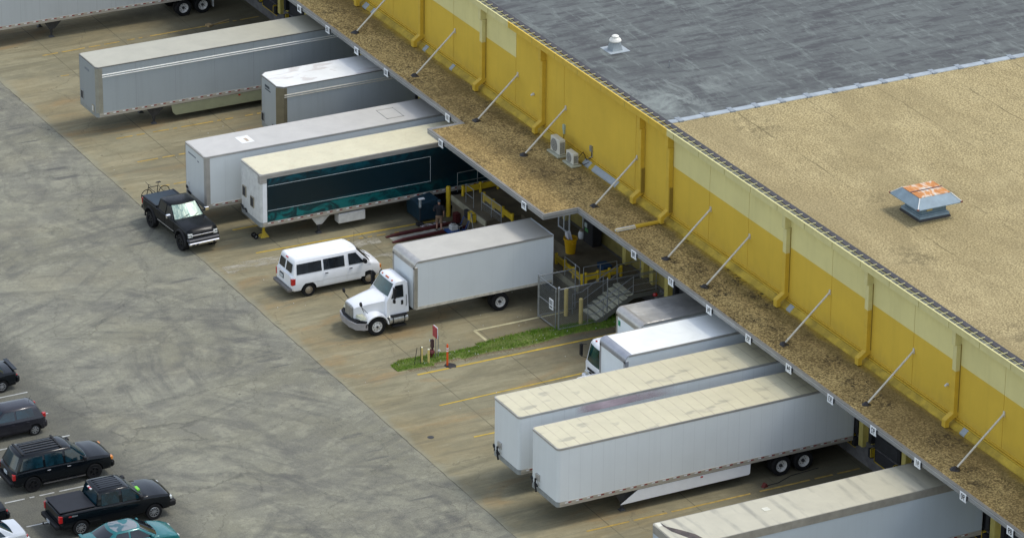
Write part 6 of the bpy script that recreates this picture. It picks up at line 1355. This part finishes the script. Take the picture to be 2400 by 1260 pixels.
g = MB(); g.add([(-.6, 0, .05), (.6, 0, .05), (.6, 0, 1.9), (-.6, 0, 1.9)], [(0, 1, 2, 3)]); g.build("mesh", CHAIN, t)
t = thing("propane_tank", "small white gas cylinder standing beside the wire cage", "gas cylinder", (-26.9, 15.9, 1.25))
g = MB(); g.lathe([(0, .02), (.15, .04), (.18, .12), (.18, .34), (.13, .44), (.05, .46), (0, .46)], 'z', n=18); g.build("cylinder", WHITE, t, smooth=50); g = MB(); g.cyl((0, 0, .44), (0, 0, .55), .03, n=8); g.lathe([(.1, .42), (.11, .58), (.10, .58)], 'z', n=14); g.build("valve_guard", simple("tan_guard", (.30, .26, .2)), t)
t = thing("vending_machine", "tall black cabinet with green and white sticker under the canopy edge", "cabinet", (-26.0, 16.05, 1.25))
g = MB(); g.box(-.5, .5, -.25, .3, .05, 1.85); g.build("cabinet", MATTBLK, t, bevel=.03); g = MB(); g.box(-.40, -.12, -.262, -.25, .95, 1.2, 0); g.box(-.34, .0, -.262, -.25, .72, .9, 1); g.build("sticker", [simple("pale_sticker", (.35, .42, .40)), simple("green_sticker", (.06, .22, .06))], t)
t = thing("blue_crate", "low blue crate on the platform behind the pipe railing", "crate", (-22.9, 15.1, 1.25)); g = MB(); g.box(-.35, .35, -.25, .25, 0, .25); g.box(-.38, .38, -.28, .28, .25, .29); g.build("crate", simple("deep_blue", (.01, .05, .12)), t, bevel=.02)
t = thing("sprinkler_valve", "grey pipe stand with a red-capped valve beside the stairs under the canopy", "pipe valve", (-20.2, 16.0, 0))
g = MB(); g.cyl((1.2, 0, 0), (1.2, 0, 1.15), .07, n=10); g.cyl((1.2, -.12, 1.1), (1.2, .7, 1.15), .07, n=10); g.cyl((1.2, .6, .0), (1.2, .6, 1.5), .06, n=10); g.build("pipe", STEEL, t, smooth=40); g = MB(); g.lathe([(.13, 0), (.14, .06), (.08, .14), (0, .15)], 'z', (1.2, -.05, 1.12), 12); g.build("valve_cap", RED, t)
t = thing("broken_pallet_wood", "small broken piece of wood on the ground near the farthest trailer's wheels", "wood scrap", (-68.0, 12.6, .01), .3)
g = MB(); g.box(-.18, .18, -.15, .15, 0, .12); g.box(-.05, .05, .15, 1.6, 0, .04); g.build("board", simple("pale_wood", (.38, .27, .13), .8, 0, .3, 6), t)
t = thing("wheel_chock", "dark red wheel chock on a strap lying by the yellow line", "wheel chock", (-1.0+1.6, 10.9, 0), .2)
g = MB(); g.prism([(-.15, 0), (.15, 0), (.05, .2), (-.02, .2)], 'x', -.1, .1); g.build("wedge", simple("dark_red_rubber", (.12, .02, .015), .7), t); g = MB(); g.path([(0, .15, .02), (.1, .8, .02), (-.1, 1.8, .02), (.1, 3.4, .02)], .02, 5); g.build("strap", MATTBLK, t)

# ------------------------------------------------------------------ the man
def skin_figure(name, verts, edges, radii, root, mat, parent, sub=2):
    me = bpy.data.meshes.new(name); me.from_pydata(verts, edges, []); o = bpy.data.objects.new(name, me); COL.objects.link(o)
    s = o.modifiers.new("s", 'SKIN'); s.use_smooth_shade = True; s.branch_smoothing = .3
    if not me.skin_vertices: me.skin_vertices
    bpy.context.view_layer.update()
    sk = me.skin_vertices[0].data
    for i, r in enumerate(radii): sk[i].radius = (r, r) if not isinstance(r, tuple) else r; sk[i].use_root = (i == root)
    o.modifiers.new("u", 'SUBSURF').levels = sub
    dg = bpy.context.evaluated_depsgraph_get(); m2 = bpy.data.meshes.new_from_object(o.evaluated_get(dg)); bpy.data.objects.remove(o)
    m2.materials.clear(); m2.materials.append(mat); m2.polygons.foreach_set("use_smooth", [True]*len(m2.polygons)); m2.name = name
    n = bpy.data.objects.new(name, m2); COL.objects.link(n); n.parent = parent; return n
man = thing("person", "standing person in black t-shirt, tan shorts and dark cap between the maroon rails", "person", (-33.85, 10.95, .01), R(150))
# x = facing, y = left, z = up; height 1.76
V = [(0, 0, .95), (0, 0, 1.08), (0, 0, 1.28), (.0, 0, 1.42), (.01, 0, 1.50), (.03, 0, 1.60), (.03, 0, 1.70)]
r_ = [(.15, .13), (.145, .125), (.165, .125), (.11, .09), .055, (.078, .09), (.07, .085)]
E_ = [(0, 1), (1, 2), (2, 3), (3, 4), (4, 5), (5, 6)]
def chain(start, pts, rad):
    prev = start
    for p, q in zip(pts, rad): V.append(p); r_.append(q); E_.append((prev, len(V)-1)); prev = len(V)-1
    return prev
for s in (-1, 1):
    chain(0, [(0, s*.10, .88), (.02+.03*s, s*.115, .50), (-.02+.05*s, s*.125, .10), (.02+.05*s, s*.13, .04), (.15+.05*s, s*.15, .03)], [.095, .065, .042, .045, .035])
    if s < 0: arm = [(0, s*.19, 1.42), (-.02, s*.25, 1.14), (.05, s*.24, .90)]; hd_ = Vector((.02, 0, -.07))
    else: arm = [(0, s*.19, 1.42), (.0, s*.27, 1.16), (.22, s*.20, 1.10)]; hd_ = Vector((.07, -.02, -.02))
    w_ = chain(3, arm, [.065, .047, .030]); b = Vector(arm[-1]); pm = chain(w_, [tuple(b+hd_)], [.034])
    for k in range(4):
        o_ = Vector((0, 0, 0)); side_v = Vector((.018*(k-1.5), 0, 0)) if s < 0 else Vector((0, 0, .018*(k-1.5)))
        p1 = b+hd_*1.5+side_v; p2 = p1+hd_*.45*(1, 1.15, 1.05, .8)[k]+Vector((.0, -s*.015, -.01)); chain(pm, [tuple(p1), tuple(p2)], [.010, .008])
    th = b+hd_*.8+Vector((.035, 0, 0)) if s < 0 else b+hd_*.8+Vector((0, -.01, .035)); chain(pm, [tuple(th), tuple(th+hd_*.4)], [.011, .009])
skin_figure("body", V, E_, r_, 0, SKIN, man, 2)
g = MB(); secs = []
for z, rx, ry in ((.90, .135, .175), (1.0, .14, .175), (1.15, .135, .17), (1.3, .15, .21), (1.40, .145, .245), (1.465, .11, .20), (1.51, .07, .09)):
    secs.append([(math.cos(a)*rx, math.sin(a)*ry, z) for a in [k*2*math.pi/16 for k in range(16)]])
g.loft(secs)
for s in (-1, 1): g.cyl((0, s*.16, 1.43), (-.005, s*.275, 1.19), .105, .085, 12)
g.build("shirt", simple("black_cotton", (.012, .013, .016), .9, 0, .15, 8), man, smooth=60)
g = MB(); secs = [[(math.cos(a)*rx, math.sin(a)*ry, z) for a in [k*2*math.pi/16 for k in range(16)]] for z, rx, ry in ((.96, .13, .165), (.9, .14, .175), (.78, .13, .18))]
g.loft(secs)
for s in (-1, 1): g.cyl((.0, s*.09, .86), (.02+.03*s, s*.115, .47), .105, .088, 14)
g.build("shorts", simple("tan_cotton", (.22, .145, .09), .9, 0, .2, 8), man, smooth=60)
g = MB(); g.lathe([(.098, 0), (.10, .05), (.08, .10), (.04, .125), (0, .13)], 'z', (.03, 0, 1.675), 16); g.prism([(.10, -.07), (.22, -.05), (.23, 0), (.22, .05), (.10, .07)], 'z', 1.675, 1.69); g.build("cap", simple("dark_cap", (.01, .035, .05), .8), man, smooth=50)
for s in (-1, 1):
    g = MB(); x = .05*s+.02; g.loft([[(x-.08, s*.13-.04, 0), (x+.20, s*.15-.035, 0), (x+.20, s*.15+.035, 0), (x-.08, s*.13+.045, 0)], [(x-.08, s*.13-.04, .09), (x+.17, s*.15-.03, .05), (x+.17, s*.15+.03, .05), (x-.08, s*.13+.04, .09)]]); g.build("shoe", MATTBLK, man, bevel=.015)
g = MB()
for s in (-1, 1): g.cyl((.115, s*.03, 1.655), (.118, s*.03, 1.655), .010, n=8)
g.build("eyes", MATTBLK, man)
